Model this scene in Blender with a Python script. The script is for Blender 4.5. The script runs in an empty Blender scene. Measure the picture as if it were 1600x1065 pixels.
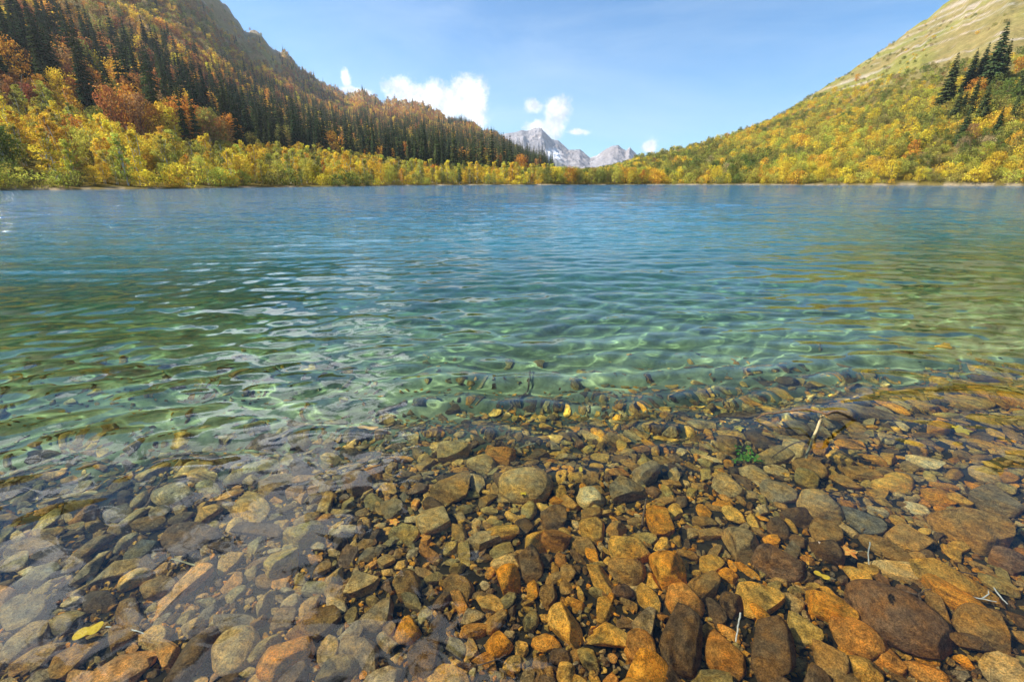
import bpy, bmesh, math, random
import numpy as np
from mathutils import Vector, Matrix, Euler

sc = bpy.context.scene
COL = sc.collection
rng = np.random.default_rng(11)
random.seed(5)
R = math.radians

# ------------------------------------------------------------------ camera, sky, sun, exposure
CAM_H, PITCH, LENS = 1.5, 19.25, 16.0
cam = bpy.data.objects.new('camera', bpy.data.cameras.new('camera'))
COL.objects.link(cam); sc.camera = cam
cam.location = (0, 0, CAM_H)
cam.rotation_euler = (R(90 - PITCH), 0, 0)
cam.data.lens = LENS; cam.data.sensor_width = 36
cam.data.clip_start = 0.05; cam.data.clip_end = 30000

SUN_AZ, SUN_EL = -86.0, 42.0          # degrees; azimuth measured from +Y towards +X
world = bpy.data.worlds.new('World'); sc.world = world; world.use_nodes = True
sun_data = bpy.data.lights.new('sun', 'SUN')
sun_data.energy = 5.0; sun_data.angle = R(0.55); sun_data.color = (1.0, .92, .80)
sun_data.cycles.is_caustics_light = True
sun = bpy.data.objects.new('sun', sun_data); COL.objects.link(sun)
sd = Vector((math.sin(R(SUN_AZ)) * math.cos(R(SUN_EL)), math.cos(R(SUN_AZ)) * math.cos(R(SUN_EL)), math.sin(R(SUN_EL))))
sun.rotation_euler = sd.to_track_quat('Z', 'Y').to_euler()

sc.view_settings.view_transform = 'Standard'
sc.view_settings.look = 'None'
sc.view_settings.exposure = 1.22
sc.view_settings.gamma = 1
sc.view_settings.use_curve_mapping = False
cy = sc.cycles
cy.use_denoising = True
cy.caustics_refractive = True; cy.caustics_reflective = False
cy.max_bounces = 6; cy.diffuse_bounces = 2; cy.glossy_bounces = 3; cy.transmission_bounces = 5; cy.volume_bounces = 0
cy.sample_clamp_indirect = 4.0
cy.use_adaptive_sampling = True; cy.adaptive_threshold = 0.02

F_PX = 1600 * LENS / 36.0


def ray(px, py):
    """direction in the world of a point of the 1600 x 1065 photograph"""
    x, y = (px - 800) / F_PX, (532.5 - py) / F_PX
    c, s = math.cos(R(PITCH)), math.sin(R(PITCH))
    return np.array([x, c + y * s, y * c - s])


def project(x, y, z):
    c, s = math.cos(R(PITCH)), math.sin(R(PITCH))
    zz = z - CAM_H
    d = y * c - zz * s
    u = y * s + zz * c
    d = np.maximum(d, 1e-3)
    return 800 + F_PX * x / d, 532.5 - F_PX * u / d, d


def az_tan(px, py):
    d = ray(px, py)
    return math.degrees(math.atan2(d[0], d[1])), d[2] / math.hypot(d[0], d[1])


# ------------------------------------------------------------------ numpy noise
def _hash(ix, iy, seed):
    h = (ix.astype(np.int64) * 374761393 + iy.astype(np.int64) * 668265263 + seed * 974711) & 0xffffffff
    h = ((h ^ (h >> 13)) * 1274126177) & 0xffffffff
    return ((h ^ (h >> 16)) & 0xffffff) / float(0xffffff)


def vnoise(x, y, seed=0):
    x = np.asarray(x, float); y = np.asarray(y, float)
    ix, iy = np.floor(x), np.floor(y)
    fx, fy = x - ix, y - iy
    fx = fx * fx * (3 - 2 * fx); fy = fy * fy * (3 - 2 * fy)
    a, b = _hash(ix, iy, seed), _hash(ix + 1, iy, seed)
    c, d = _hash(ix, iy + 1, seed), _hash(ix + 1, iy + 1, seed)
    return (a + (b - a) * fx) * (1 - fy) + (c + (d - c) * fx) * fy


def fbm(x, y, seed=0, octv=5, ridged=False):
    s, a, t = 0, 1, 0
    for k in range(octv):
        n = vnoise(x * 2 ** k + 17.3 * k, y * 2 ** k - 9.1 * k, seed + k)
        if ridged: n = 1 - abs(2 * n - 1)
        s = s + a * n; t += a; a *= .5
    return s / t


def sstep(a, b, x):
    t = np.clip((x - a) / (b - a), 0, 1)
    return t * t * (3 - 2 * t)


# ------------------------------------------------------------------ mesh and node helpers
def mesh_np(name, v, f, smooth=True):
    """v: (n,3) array, f: (m,k) int array"""
    me = bpy.data.meshes.new(name)
    v = np.ascontiguousarray(v, dtype=np.float32); f = np.ascontiguousarray(f, dtype=np.int32)
    me.vertices.add(len(v)); me.vertices.foreach_set('co', v.ravel())
    me.loops.add(f.size); me.loops.foreach_set('vertex_index', f.ravel())
    me.polygons.add(len(f))
    me.polygons.foreach_set('loop_start', np.arange(0, f.size, f.shape[1], dtype=np.int32))
    me.polygons.foreach_set('use_smooth', np.full(len(f), smooth, dtype=bool))
    me.update(calc_edges=True); me.validate()
    return me


def attr(me, name, vals, typ='FLOAT', dom='POINT'):
    a = me.attributes.new(name, typ, dom)
    vals = np.asarray(vals, dtype=np.float32)
    if typ == 'FLOAT_COLOR':
        if vals.shape[1] == 3: vals = np.c_[vals, np.ones(len(vals), np.float32)]
        a.data.foreach_set('color', vals.ravel())
    elif typ == 'INT':
        a.data.foreach_set('value', vals.astype(np.int32).ravel())
    else:
        a.data.foreach_set('value', vals.ravel())


def link(name, me, mat=None, parent=None, **props):
    o = bpy.data.objects.new(name, me); COL.objects.link(o)
    if mat is not None and me is not None and not me.materials: me.materials.append(mat)
    if parent is not None: o.parent = parent
    for k, v in props.items(): o[k] = v
    return o


def empty(name, loc, **props):
    o = bpy.data.objects.new(name, None); COL.objects.link(o); o.location = loc
    o.empty_display_size = .1
    for k, v in props.items(): o[k] = v
    return o


def grid_faces(n, m):
    i = np.arange(n * m).reshape(n, m)
    return np.stack([i[:-1, :-1], i[:-1, 1:], i[1:, 1:], i[1:, :-1]], -1).reshape(-1, 4)


class NT:
    def __init__(s, name):
        s.m = bpy.data.materials.new(name); s.m.use_nodes = True
        s.t = s.m.node_tree; s.t.nodes.clear()
        s.out = s.n('ShaderNodeOutputMaterial')

    def n(s, typ, **kw):
        o = s.t.nodes.new(typ)
        for k, v in kw.items():
            if k[0] == 'i' and k[1:].isdigit(): s.put(o.inputs[int(k[1:])], v)
            else: setattr(o, k, v)
        return o

    def put(s, sock, v):
        if isinstance(v, bpy.types.NodeSocket): s.t.links.new(v, sock)
        elif isinstance(v, bpy.types.Node): s.t.links.new(v.outputs[0], sock)
        else: sock.default_value = v

    def math(s, op, a, b=0.0, c=None, clamp=False):
        o = s.n('ShaderNodeMath', operation=op, use_clamp=clamp); s.put(o.inputs[0], a); s.put(o.inputs[1], b)
        if c is not None: s.put(o.inputs[2], c)
        return o.outputs[0]

    def mix(s, f, a, b, blend='MIX'):
        o = s.n('ShaderNodeMix', data_type='RGBA', blend_type=blend)
        s.put(o.inputs[0], f); s.put(o.inputs[6], a); s.put(o.inputs[7], b)
        return o.outputs[2]

    def noise(s, vec, scale, detail=3, rough=.55, dist=0.0):
        o = s.n('ShaderNodeTexNoise'); s.put(o.inputs['Vector'], vec)
        o.inputs['Scale'].default_value = scale; o.inputs['Detail'].default_value = detail
        o.inputs['Roughness'].default_value = rough; o.inputs['Distortion'].default_value = dist
        return o.outputs[0]

    def ramp(s, f, stops, interp='LINEAR'):
        o = s.n('ShaderNodeValToRGB'); s.put(o.inputs[0], f); r = o.color_ramp; r.interpolation = interp
        while len(r.elements) < len(stops): r.elements.new(.5)
        for e, (p, c) in zip(r.elements, stops):
            e.position = p; e.color = (*c, 1) if len(c) == 3 else c
        return o.outputs[0]

    def attr(s, name, typ='GEOMETRY'):
        return s.n('ShaderNodeAttribute', attribute_name=name, attribute_type=typ)

    def map(s, vec, scale=(1, 1, 1), rot=(0, 0, 0), loc=(0, 0, 0)):
        o = s.n('ShaderNodeMapping'); s.put(o.inputs[0], vec)
        o.inputs['Scale'].default_value = scale; o.inputs['Rotation'].default_value = rot; o.inputs['Location'].default_value = loc
        return o.outputs[0]


# ------------------------------------------------------------------ the sky: Nishita plus a few cumulus clouds
def build_sky():
    nt = world.node_tree; nt.nodes.clear()
    N = NT.__new__(NT); N.t = nt; N.m = None
    out = nt.nodes.new('ShaderNodeOutputWorld')
    bg = nt.nodes.new('ShaderNodeBackground'); bg.inputs[1].default_value = 0.072
    nt.links.new(bg.outputs[0], out.inputs[0])
    sky = nt.nodes.new('ShaderNodeTexSky'); sky.sky_type = 'NISHITA'; sky.sun_disc = False
    sky.sun_elevation = R(SUN_EL); sky.sun_rotation = R(SUN_AZ)
    sky.altitude = 1500; sky.air_density = 1.0; sky.dust_density = 0.6; sky.ozone_density = 2.2
    tc = nt.nodes.new('ShaderNodeTexCoord')
    d = tc.outputs['Generated']
    nd = N.noise(d, 30, 8, .68)
    nd2 = N.noise(d, 13, 9, .68, .5)
    # (photo x, photo y, radius across, radius up) in pixels of the photograph, converted to directions
    puffs = [(622, 140, 30, 26), (652, 150, 46, 26), (690, 160, 52, 34), (728, 146, 40, 36), (738, 172, 36, 34),
             (540, 124, 9, 17), (572, 146, 20, 8), (545, 140, 22, 6),
             (872, 172, 24, 26), (862, 200, 22, 22), (838, 196, 24, 12), (833, 166, 17, 14), (905, 206, 22, 6), (1016, 228, 15, 12)]
    total = None
    for px, py, rx, ry in puffs:
        c = ray(px, py); c /= np.linalg.norm(c)
        rt = np.cross(c, [0, 0, 1]); rt /= np.linalg.norm(rt); up = np.cross(rt, c)
        k = F_PX / (1 / np.dot(c, ray(800, 532.5)))       # pixels per radian there, roughly
        k = F_PX / np.dot(c, ray(800, 532.5))
        u = nt.nodes.new('ShaderNodeVectorMath'); u.operation = 'DOT_PRODUCT'
        v = nt.nodes.new('ShaderNodeVectorMath'); v.operation = 'DOT_PRODUCT'
        nt.links.new(d, u.inputs[0]); nt.links.new(d, v.inputs[0])
        u.inputs[1].default_value = rt * k / rx; v.inputs[1].default_value = up * k / ry
        w = nt.nodes.new('ShaderNodeVectorMath'); w.operation = 'DOT_PRODUCT'
        nt.links.new(d, w.inputs[0]); w.inputs[1].default_value = c
        q = N.math('SQRT', N.math('ADD', N.math('POWER', u.outputs['Value'], 2), N.math('POWER', v.outputs['Value'], 2)))
        q = N.math('SUBTRACT', 1.0, q)
        q = N.math('MULTIPLY', q, N.math('GREATER_THAN', w.outputs['Value'], 0.5)) if False else N.math('SUBTRACT', q, N.math('MULTIPLY', N.math('LESS_THAN', w.outputs['Value'], 0.3), 50))
        total = q if total is None else N.math('MAXIMUM', total, q)
    fld = N.math('ADD', total, N.math('MULTIPLY', N.math('SUBTRACT', nd, .5), 2.1))
    m1 = N.n('ShaderNodeMapRange', clamp=True); N.put(m1.inputs[0], fld)
    m1.inputs[1].default_value = 0.0; m1.inputs[2].default_value = 0.65; m1.interpolation_type = 'SMOOTHSTEP'
    # higher broken cloud, above the frame on the left: it is what the water at the left mirrors
    big = None
    for az, el, ra, rb in [(-38, 40, 13, 7), (-27, 33, 8, 6), (-50, 52, 20, 8), (-30, 56, 14, 9), (-16, 62, 12, 6), (-62, 34, 16, 6), (-29, 24, 10, 4.2), (-24, 31, 8, 5), (-19, 23, 5, 3)]:
        c = np.array([math.sin(R(az)) * math.cos(R(el)), math.cos(R(az)) * math.cos(R(el)), math.sin(R(el))])
        rt = np.cross(c, [0, 0, 1]); rt /= np.linalg.norm(rt); up = np.cross(rt, c)
        u = nt.nodes.new('ShaderNodeVectorMath'); u.operation = 'DOT_PRODUCT'
        v = nt.nodes.new('ShaderNodeVectorMath'); v.operation = 'DOT_PRODUCT'
        w = nt.nodes.new('ShaderNodeVectorMath'); w.operation = 'DOT_PRODUCT'
        for o, vec in ((u, rt / R(ra)), (v, up / R(rb)), (w, c)):
            nt.links.new(d, o.inputs[0]); o.inputs[1].default_value = vec
        q = N.math('SQRT', N.math('ADD', N.math('POWER', u.outputs['Value'], 2), N.math('POWER', v.outputs['Value'], 2)))
        q = N.math('SUBTRACT', N.math('SUBTRACT', 1.0, q), N.math('MULTIPLY', N.math('LESS_THAN', w.outputs['Value'], 0.3), 50))
        big = q if big is None else N.math('MAXIMUM', big, q)
    fld2 = N.math('ADD', big, N.math('MULTIPLY', N.math('SUBTRACT', nd2, .52), 5.0))
    m2 = N.n('ShaderNodeMapRange', clamp=True); N.put(m2.inputs[0], fld2)
    m2.inputs[1].default_value = 0.0; m2.inputs[2].default_value = 0.35; m2.interpolation_type = 'SMOOTHSTEP'
    shade = N.ramp(N.noise(d, 34, 6, .65), [(.36, (4.8, 5.2, 6.0)), (.60, (9, 9, 9))])
    skyc = N.mix(1.0, sky.outputs[0], (.52, .93, 1.15, 1), 'MULTIPLY')
    veil = N.ramp(N.noise(N.map(d, (1.0, 1.0, 4.0), (0, 0, .3)), 1.7, 6, .6, .6), [(.42, (0, 0, 0)), (.72, (.24, .24, .24))])
    skyc = N.mix(veil, skyc, (5.6, 6.6, 7.4, 1))
    c1 = N.mix(N.math('MULTIPLY', m1.outputs[0], .97), skyc, shade)
    c2 = N.mix(N.math('MULTIPLY', m2.outputs[0], .9), c1, (21, 22, 24, 1))
    nt.links.new(c2, bg.inputs[0])


build_sky()

# ------------------------------------------------------------------ the terrain as functions of azimuth (degrees) and distance
SKY_L = [(350, 6), (385, 46), (430, 76), (475, 105), (505, 124), (530, 143), (560, 150), (600, 154), (640, 158), (670, 164), (700, 180), (725, 192),
         (750, 206), (775, 217), (800, 234), (820, 246), (840, 259), (858, 272), (875, 274), (910, 274), (950, 268), (985, 258), (1000, 250)]
SKY_R = [(1050, 240), (1100, 227), (1150, 210), (1200, 190), (1225, 176), (1260, 153), (1300, 126), (1350, 96), (1400, 62), (1440, 30), (1480, 2)]
_pts = [az_tan(*p) for p in SKY_L + SKY_R]
AZ_E = [-180, -80, -60, -50, -42, -34, -30.5] + [p[0] for p in _pts] + [42, 48, 60, 80, 180]
E_E = [.1, .26, .34, .37, .40, .39, .33] + [p[1] for p in _pts] + [.30, .36, .38, .34, .1]
SH = [(0, 298), (100, 297), (200, 296), (400, 293.2), (550, 291.3), (650, 289.8), (850, 288.8), (1000, 288.6), (1200, 289.0), (1400, 289.8), (1600, 290.6)]


def shore_pt(px, py):
    d = ray(px, py); t = CAM_H / -d[2]
    return math.degrees(math.atan2(d[0], d[1])), t * math.hypot(d[0], d[1])


_s = [shore_pt(*p) for p in SH]
AZ_0 = [-180, -85, -62] + [p[0] for p in _s] + [60, 85, 180]
R_0 = [90, 90, 105] + [p[1] for p in _s] + [290, 250, 150]


def E_(az):
    e = np.interp(az, AZ_E, E_E)
    return e + (.016 * (vnoise(az * .9, az * 0, 401) - .5) + .008 * (vnoise(az * 2.7, az * 0, 402) - .5) + .004 * (vnoise(az * 8, az * 0, 403) - .5)) * sstep(.04, .12, e) * np.where(az > 10, .22, 1)
def R0_(az): return np.interp(az, AZ_0, R_0) + 7 * (vnoise(az * .35, az * 0, 3) - .5) + 5 * (vnoise(az * 1.1, az * 0, 4) - .5)
def R1_(az): return np.interp(az, [-80, -40, -26, -16, -6, 3, 6, 12, 15, 22, 30, 40, 50, 80], [1200, 1300, 1500, 1500, 1350, 1100, 650, 620, 560, 620, 750, 950, 1050, 900])
def P_(az): return np.interp(az, [-80, -47, -38, -28, -15, 0, 8, 15, 25, 45, 80], [1.2, 1.25, 1.4, 1.5, 1.5, 1.45, 1.3, 1.15, 1.1, 1.08, 1.1])


def ground(az, r):
    """height of the land at azimuth, distance; negative below the lake"""
    r0, r1, e, p = R0_(az), R1_(az), E_(az), P_(az)
    H = e * r1
    t = (r - r0) / (r1 - r0)
    x, y = r * np.sin(np.radians(az)), r * np.cos(np.radians(az))
    up = np.clip(t, 0, 1)
    z = .25 + H * up ** p
    amp = np.clip(up * 3, 0, 1) * H
    z = z + amp * .10 * (fbm(x / 260, y / 260, 7, 5) - .5) * (1 - .75 * sstep(.7, 1, t))
    z = z + amp * .05 * (fbm(x / 90, y / 90, 31, 4, True) - .5) * sstep(-35, -25, -np.abs(az)) * 0
    gul = fbm(az / 2.6, r / 900, 21, 4, True) - .55
    z = z + amp * .10 * gul * up * (1 - .85 * sstep(.75, 1, t))
    z = z + .006 * r * (fbm(x / 22, y / 22, 12, 3) - .5) * sstep(0, .06, t)
    over = np.clip(r - r1, 0, None)
    z = z - over * .25 - over ** 2 / 3000
    sh = sstep(-14, 1.5, r - r0)
    z = np.where(r < r0 + 1.5, -7 + (7.3) * sh, np.maximum(z, .3 + .02 * (r - r0)) * (over <= 0) + z * (over > 0))
    return z


def terrain():
    az = np.concatenate([np.linspace(-82, -52, 60, False), np.linspace(-52, 52, 520), np.linspace(52, 82, 61)[1:]])
    u = np.concatenate([np.linspace(-.045, 0, 24, False), np.linspace(0, 1, 330) ** 1.7, 1 + np.linspace(.01, .6, 22)])
    A, U = np.meshgrid(az, u)
    r0, r1 = R0_(A), R1_(A)
    Rr = np.where(U < 0, r0 + U * 420, r0 + U * (r1 - r0))
    Z = ground(A, Rr)
    X, Y = Rr * np.sin(np.radians(A)), Rr * np.cos(np.radians(A))
    me = mesh_np('terrain', np.stack([X, Y, Z], -1).reshape(-1, 3), grid_faces(*A.shape))
    # albedo: shingle at the water's edge, olive undergrowth, straw grass and bare rock above the woods
    px, py, d = project(X, Y, Z)
    n1, n2 = fbm(X / 60, Y / 60, 41, 5), fbm(X / 14, Y / 14, 43, 4)
    straw = np.array([.19, .165, .068]); olive = np.array([.12, .115, .03]); rust = np.array([.20, .09, .03])
    rock = np.array([.34, .31, .29]); shing = np.array([.36, .31, .24]); green = np.array([.17, .19, .045])
    right = sstep(2, 12, A)
    t = (Rr - r0) / (r1 - r0)
    tl = np.interp(px, [850, 1150, 1200, 1250, 1350, 1450, 1600, 2000], [0, 150, 176, 168, 146, 118, 92, 40])
    high = np.where(A > 8, sstep(tl + 22, tl - 16, py + 40 * (n1 - .5)), sstep(.45, .70, t + .3 * (n1 - .5)))
    low = olive[None, None] * (1 - .45 * n2[..., None]) + .35 * n1[..., None] * rust
    top = straw * (.75 + .5 * n2[..., None])
    top = top * (1 - sstep(.45, .62, n1)[..., None] * .6) + green * (sstep(.45, .62, n1)[..., None] * .6)
    top = np.where((A < 0)[..., None], top * np.array([1.55, 1.22, 1.25]), top)  # left straw warmer, and lightened in colour to offset the slope's shading
    c = low * (1 - high[..., None]) + top * high[..., None]
    strata = fbm((X * .8 + Z * 1.1) / 34, (Z * 1.2 - .5 * X) / 12, 55, 5, True)
    rk = .8 * sstep(.79, .88, strata + .35 * (fbm(X / 120, Y / 120, 77, 3) - .5)) * high * .85
    rk = np.maximum(rk, (A < 0) * sstep(.93, 1, t) * .7 * sstep(.4, .55, n1))
    c = c * (1 - rk[..., None]) + rock * rk[..., None]
    edge = np.exp(-np.clip(Rr - r0 - 1, 0, None) / 3.5) * (.45 + .9 * sstep(.4, .6, fbm(A * 1.3, A * 0, 91, 3)))
    edge = (np.clip(edge - .25, 0, .9) * .6)[..., None]
    c = c * (1 - edge) + shing * edge
    attr(me, 'tint', np.clip(c, .01, 1).reshape(-1, 3), 'FLOAT_COLOR')
    N = NT('hillside_ground')
    a = N.attr('tint'); g = N.n('ShaderNodeNewGeometry')
    n = N.noise(g.outputs['Position'], .35, 6, .7)
    nb = N.noise(g.outputs['Position'], .06, 5, .6)
    c = N.mix(1.0, a.outputs['Color'], N.ramp(n, [(.25, (.55, .55, .55)), (.72, (1.35, 1.3, 1.25))]), 'MULTIPLY')
    c = N.mix(1.0, c, N.ramp(nb, [(.3, (.8, .86, .8)), (.7, (1.2, 1.1, 1.1))]), 'MULTIPLY')
    b = N.n('ShaderNodeBsdfDiffuse'); N.put(b.inputs[0], c)
    bp = N.n('ShaderNodeBump'); bp.inputs['Strength'].default_value = .8; bp.inputs['Distance'].default_value = 2.0
    N.put(bp.inputs['Height'], n); N.put(b.inputs['Normal'], bp)
    N.put(N.out.inputs[0], b)
    link('hills', me, N.m, kind='structure', label='steep autumn hillsides closing in both sides of the lake')


terrain()


def mountains():
    sky = [(760, 262), (775, 212), (790, 208), (803, 207), (815, 203), (826, 204), (836, 199), (846, 200), (853, 208), (862, 217), (872, 219), (880, 226), (888, 233), (898, 234),
           (906, 233), (915, 240), (922, 246), (932, 243), (941, 236), (950, 231), (958, 227), (966, 226), (972, 231), (978, 235), (984, 229), (990, 236), (998, 244),
           (1010, 250), (1040, 262), (1080, 270)]
    pts = [az_tan(*p) for p in sky]
    az = np.linspace(-4.5, 19, 420); r = np.linspace(2600, 5600, 230)
    A, Rr = np.meshgrid(az, r)
    e = np.interp(A, [p[0] for p in pts], [p[1] for p in pts])
    X, Y = Rr * np.sin(np.radians(A)), Rr * np.cos(np.radians(A))
    rr = 4300 + 500 * (fbm(A / 3, A * 0, 5, 2) - .5)
    t = np.clip((Rr - 2600) / (rr - 2600), 0, 1)
    H = e * rr
    rid = fbm(X / 420, Y / 700, 61, 6, True)
    Z = H * t ** 1.25
    Z = Z + H * .55 * (rid - .62) * np.sin(np.pi * np.clip(t, 0, 1) ** .8) + 34 * (fbm(X / 60, Y / 60, 64, 4, True) - .6) * (.25 + .75 * (1 - sstep(.9, 1, t)))
    Z = Z - np.clip(Rr - rr, 0, None) * .5
    me = mesh_np('far_mountains', np.stack([X, Y, Z], -1).reshape(-1, 3), grid_faces(*A.shape))
    px, py, d = project(X, Y, Z)
    rock = np.array([.24, .245, .28]); warm = np.array([.30, .265, .26]); dark = np.array([.09, .105, .06])
    n = fbm(X / 150, Y / 150, 3, 5)[..., None]
    c = rock * (1 - n) + warm * n
    fan = sstep(.60, .30, np.abs((px - (862 + (py - 232) * .35)) / 22)) * sstep(228, 236, py) * sstep(258, 246, py) * sstep(.35, .5, fbm(X / 90, Y / 90, 9, 4))
    gl = sstep(.62, .7, fbm(X / 200, Y / 90, 19, 5)) * sstep(.45, .7, t) * .35
    snow = np.clip(fan + gl, 0, 1)[..., None]
    c = c * (1 - snow) + np.array([.78, .8, .84]) * snow
    wood = sstep(.42, .2, Z / np.maximum(H, 1) + .3 * (n[..., 0] - .5))[..., None]
    c = c * (1 - wood) + dark * wood
    attr(me, 'tint', c.reshape(-1, 3), 'FLOAT_COLOR')
    N = NT('mountain_rock')
    a = N.attr('tint'); g = N.n('ShaderNodeNewGeometry')
    n = N.noise(g.outputs['Position'], .012, 8, .7)
    c = N.mix(1.0, a.outputs['Color'], N.ramp(n, [(.3, (.7, .7, .7)), (.7, (1.25, 1.25, 1.25))]), 'MULTIPLY')
    b = N.n('ShaderNodeBsdfDiffuse'); N.put(b.inputs[0], c)
    bp = N.n('ShaderNodeBump'); bp.inputs['Strength'].default_value = 1; bp.inputs['Distance'].default_value = 45.0
    N.put(bp.inputs['Height'], n); N.put(b.inputs['Normal'], bp)
    N.put(N.out.inputs[0], b)
    link('mountains', me, N.m, kind='structure', label='pale rocky mountain peaks with a snow patch far down the valley')


mountains()


# ------------------------------------------------------------------ lake bed and water
def bed_s(x, y): return y - .17 * x - .13 * np.minimum(x, 0) + .35 * (vnoise(x * .5, y * .5, 71) - .5)
S_S = [-3, .4, 1.0, 1.6, 2.4, 3.2, 4.5, 7, 11, 18, 35, 70, 400]
S_D = [.05, .13, .17, .26, .39, .55, .78, 1.2, 2.1, 3.6, 5.5, 6.6, 7]


def depth_(x, y):
    return np.interp(bed_s(x, y), S_S, S_D)


def bed_z(x, y):
    d = depth_(x, y)
    near = 1 - sstep(5, 9, np.hypot(x, y))
    return -d + near * .05 * (fbm(x * 1.7, y * 1.7, 81, 3) - .5)


def lake_bed():
    az = np.linspace(-100, 100, 420); r = .25 * (500 / .25) ** np.linspace(0, 1, 420)
    A, Rr = np.meshgrid(az, r)
    X, Y = Rr * np.sin(np.radians(A)), Rr * np.cos(np.radians(A))
    Z = bed_z(X, Y)
    r0 = R0_(A)
    Z = np.where(Rr > r0 - 10, np.minimum(Z, -7.5), Z)
    me = mesh_np('lake_bed', np.stack([X, Y, Z], -1).reshape(-1, 3), grid_faces(*A.shape))
    n = fbm(X * .9, Y * .9, 51, 4)
    s = bed_s(X, Y)
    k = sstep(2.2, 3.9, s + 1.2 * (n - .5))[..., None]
    c = np.array([.028, .020, .010]) * (1 - k) + np.array([.26, .235, .125]) * k  # silt paling outward; near part darkened, putting shade into the gaps between stones
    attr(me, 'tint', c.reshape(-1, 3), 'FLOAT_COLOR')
    N = NT('silt_and_gap_shade')
    a = N.attr('tint'); g = N.n('ShaderNodeNewGeometry')
    n = N.noise(g.outputs['Position'], 9, 6, .7); n2 = N.noise(g.outputs['Position'], 1.6, 4, .6)
    c = N.mix(1.0, a.outputs['Color'], N.ramp(n, [(.3, (.6, .6, .6)), (.7, (1.3, 1.3, 1.3))]), 'MULTIPLY')
    c = N.mix(1.0, c, N.ramp(n2, [(.35, (.5, .55, .5)), (.62, (1.2, 1.2, 1.2))]), 'MULTIPLY')
    b = N.n('ShaderNodeBsdfDiffuse'); N.put(b.inputs[0], c)
    bp = N.n('ShaderNodeBump'); bp.inputs['Strength'].default_value = .6; bp.inputs['Distance'].default_value = .03
    N.put(bp.inputs['Height'], n); N.put(b.inputs['Normal'], bp)
    N.put(N.out.inputs[0], b)
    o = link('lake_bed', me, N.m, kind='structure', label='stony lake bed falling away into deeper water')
    o.cycles.is_caustics_receiver = True
    return o


BED = lake_bed()


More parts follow.
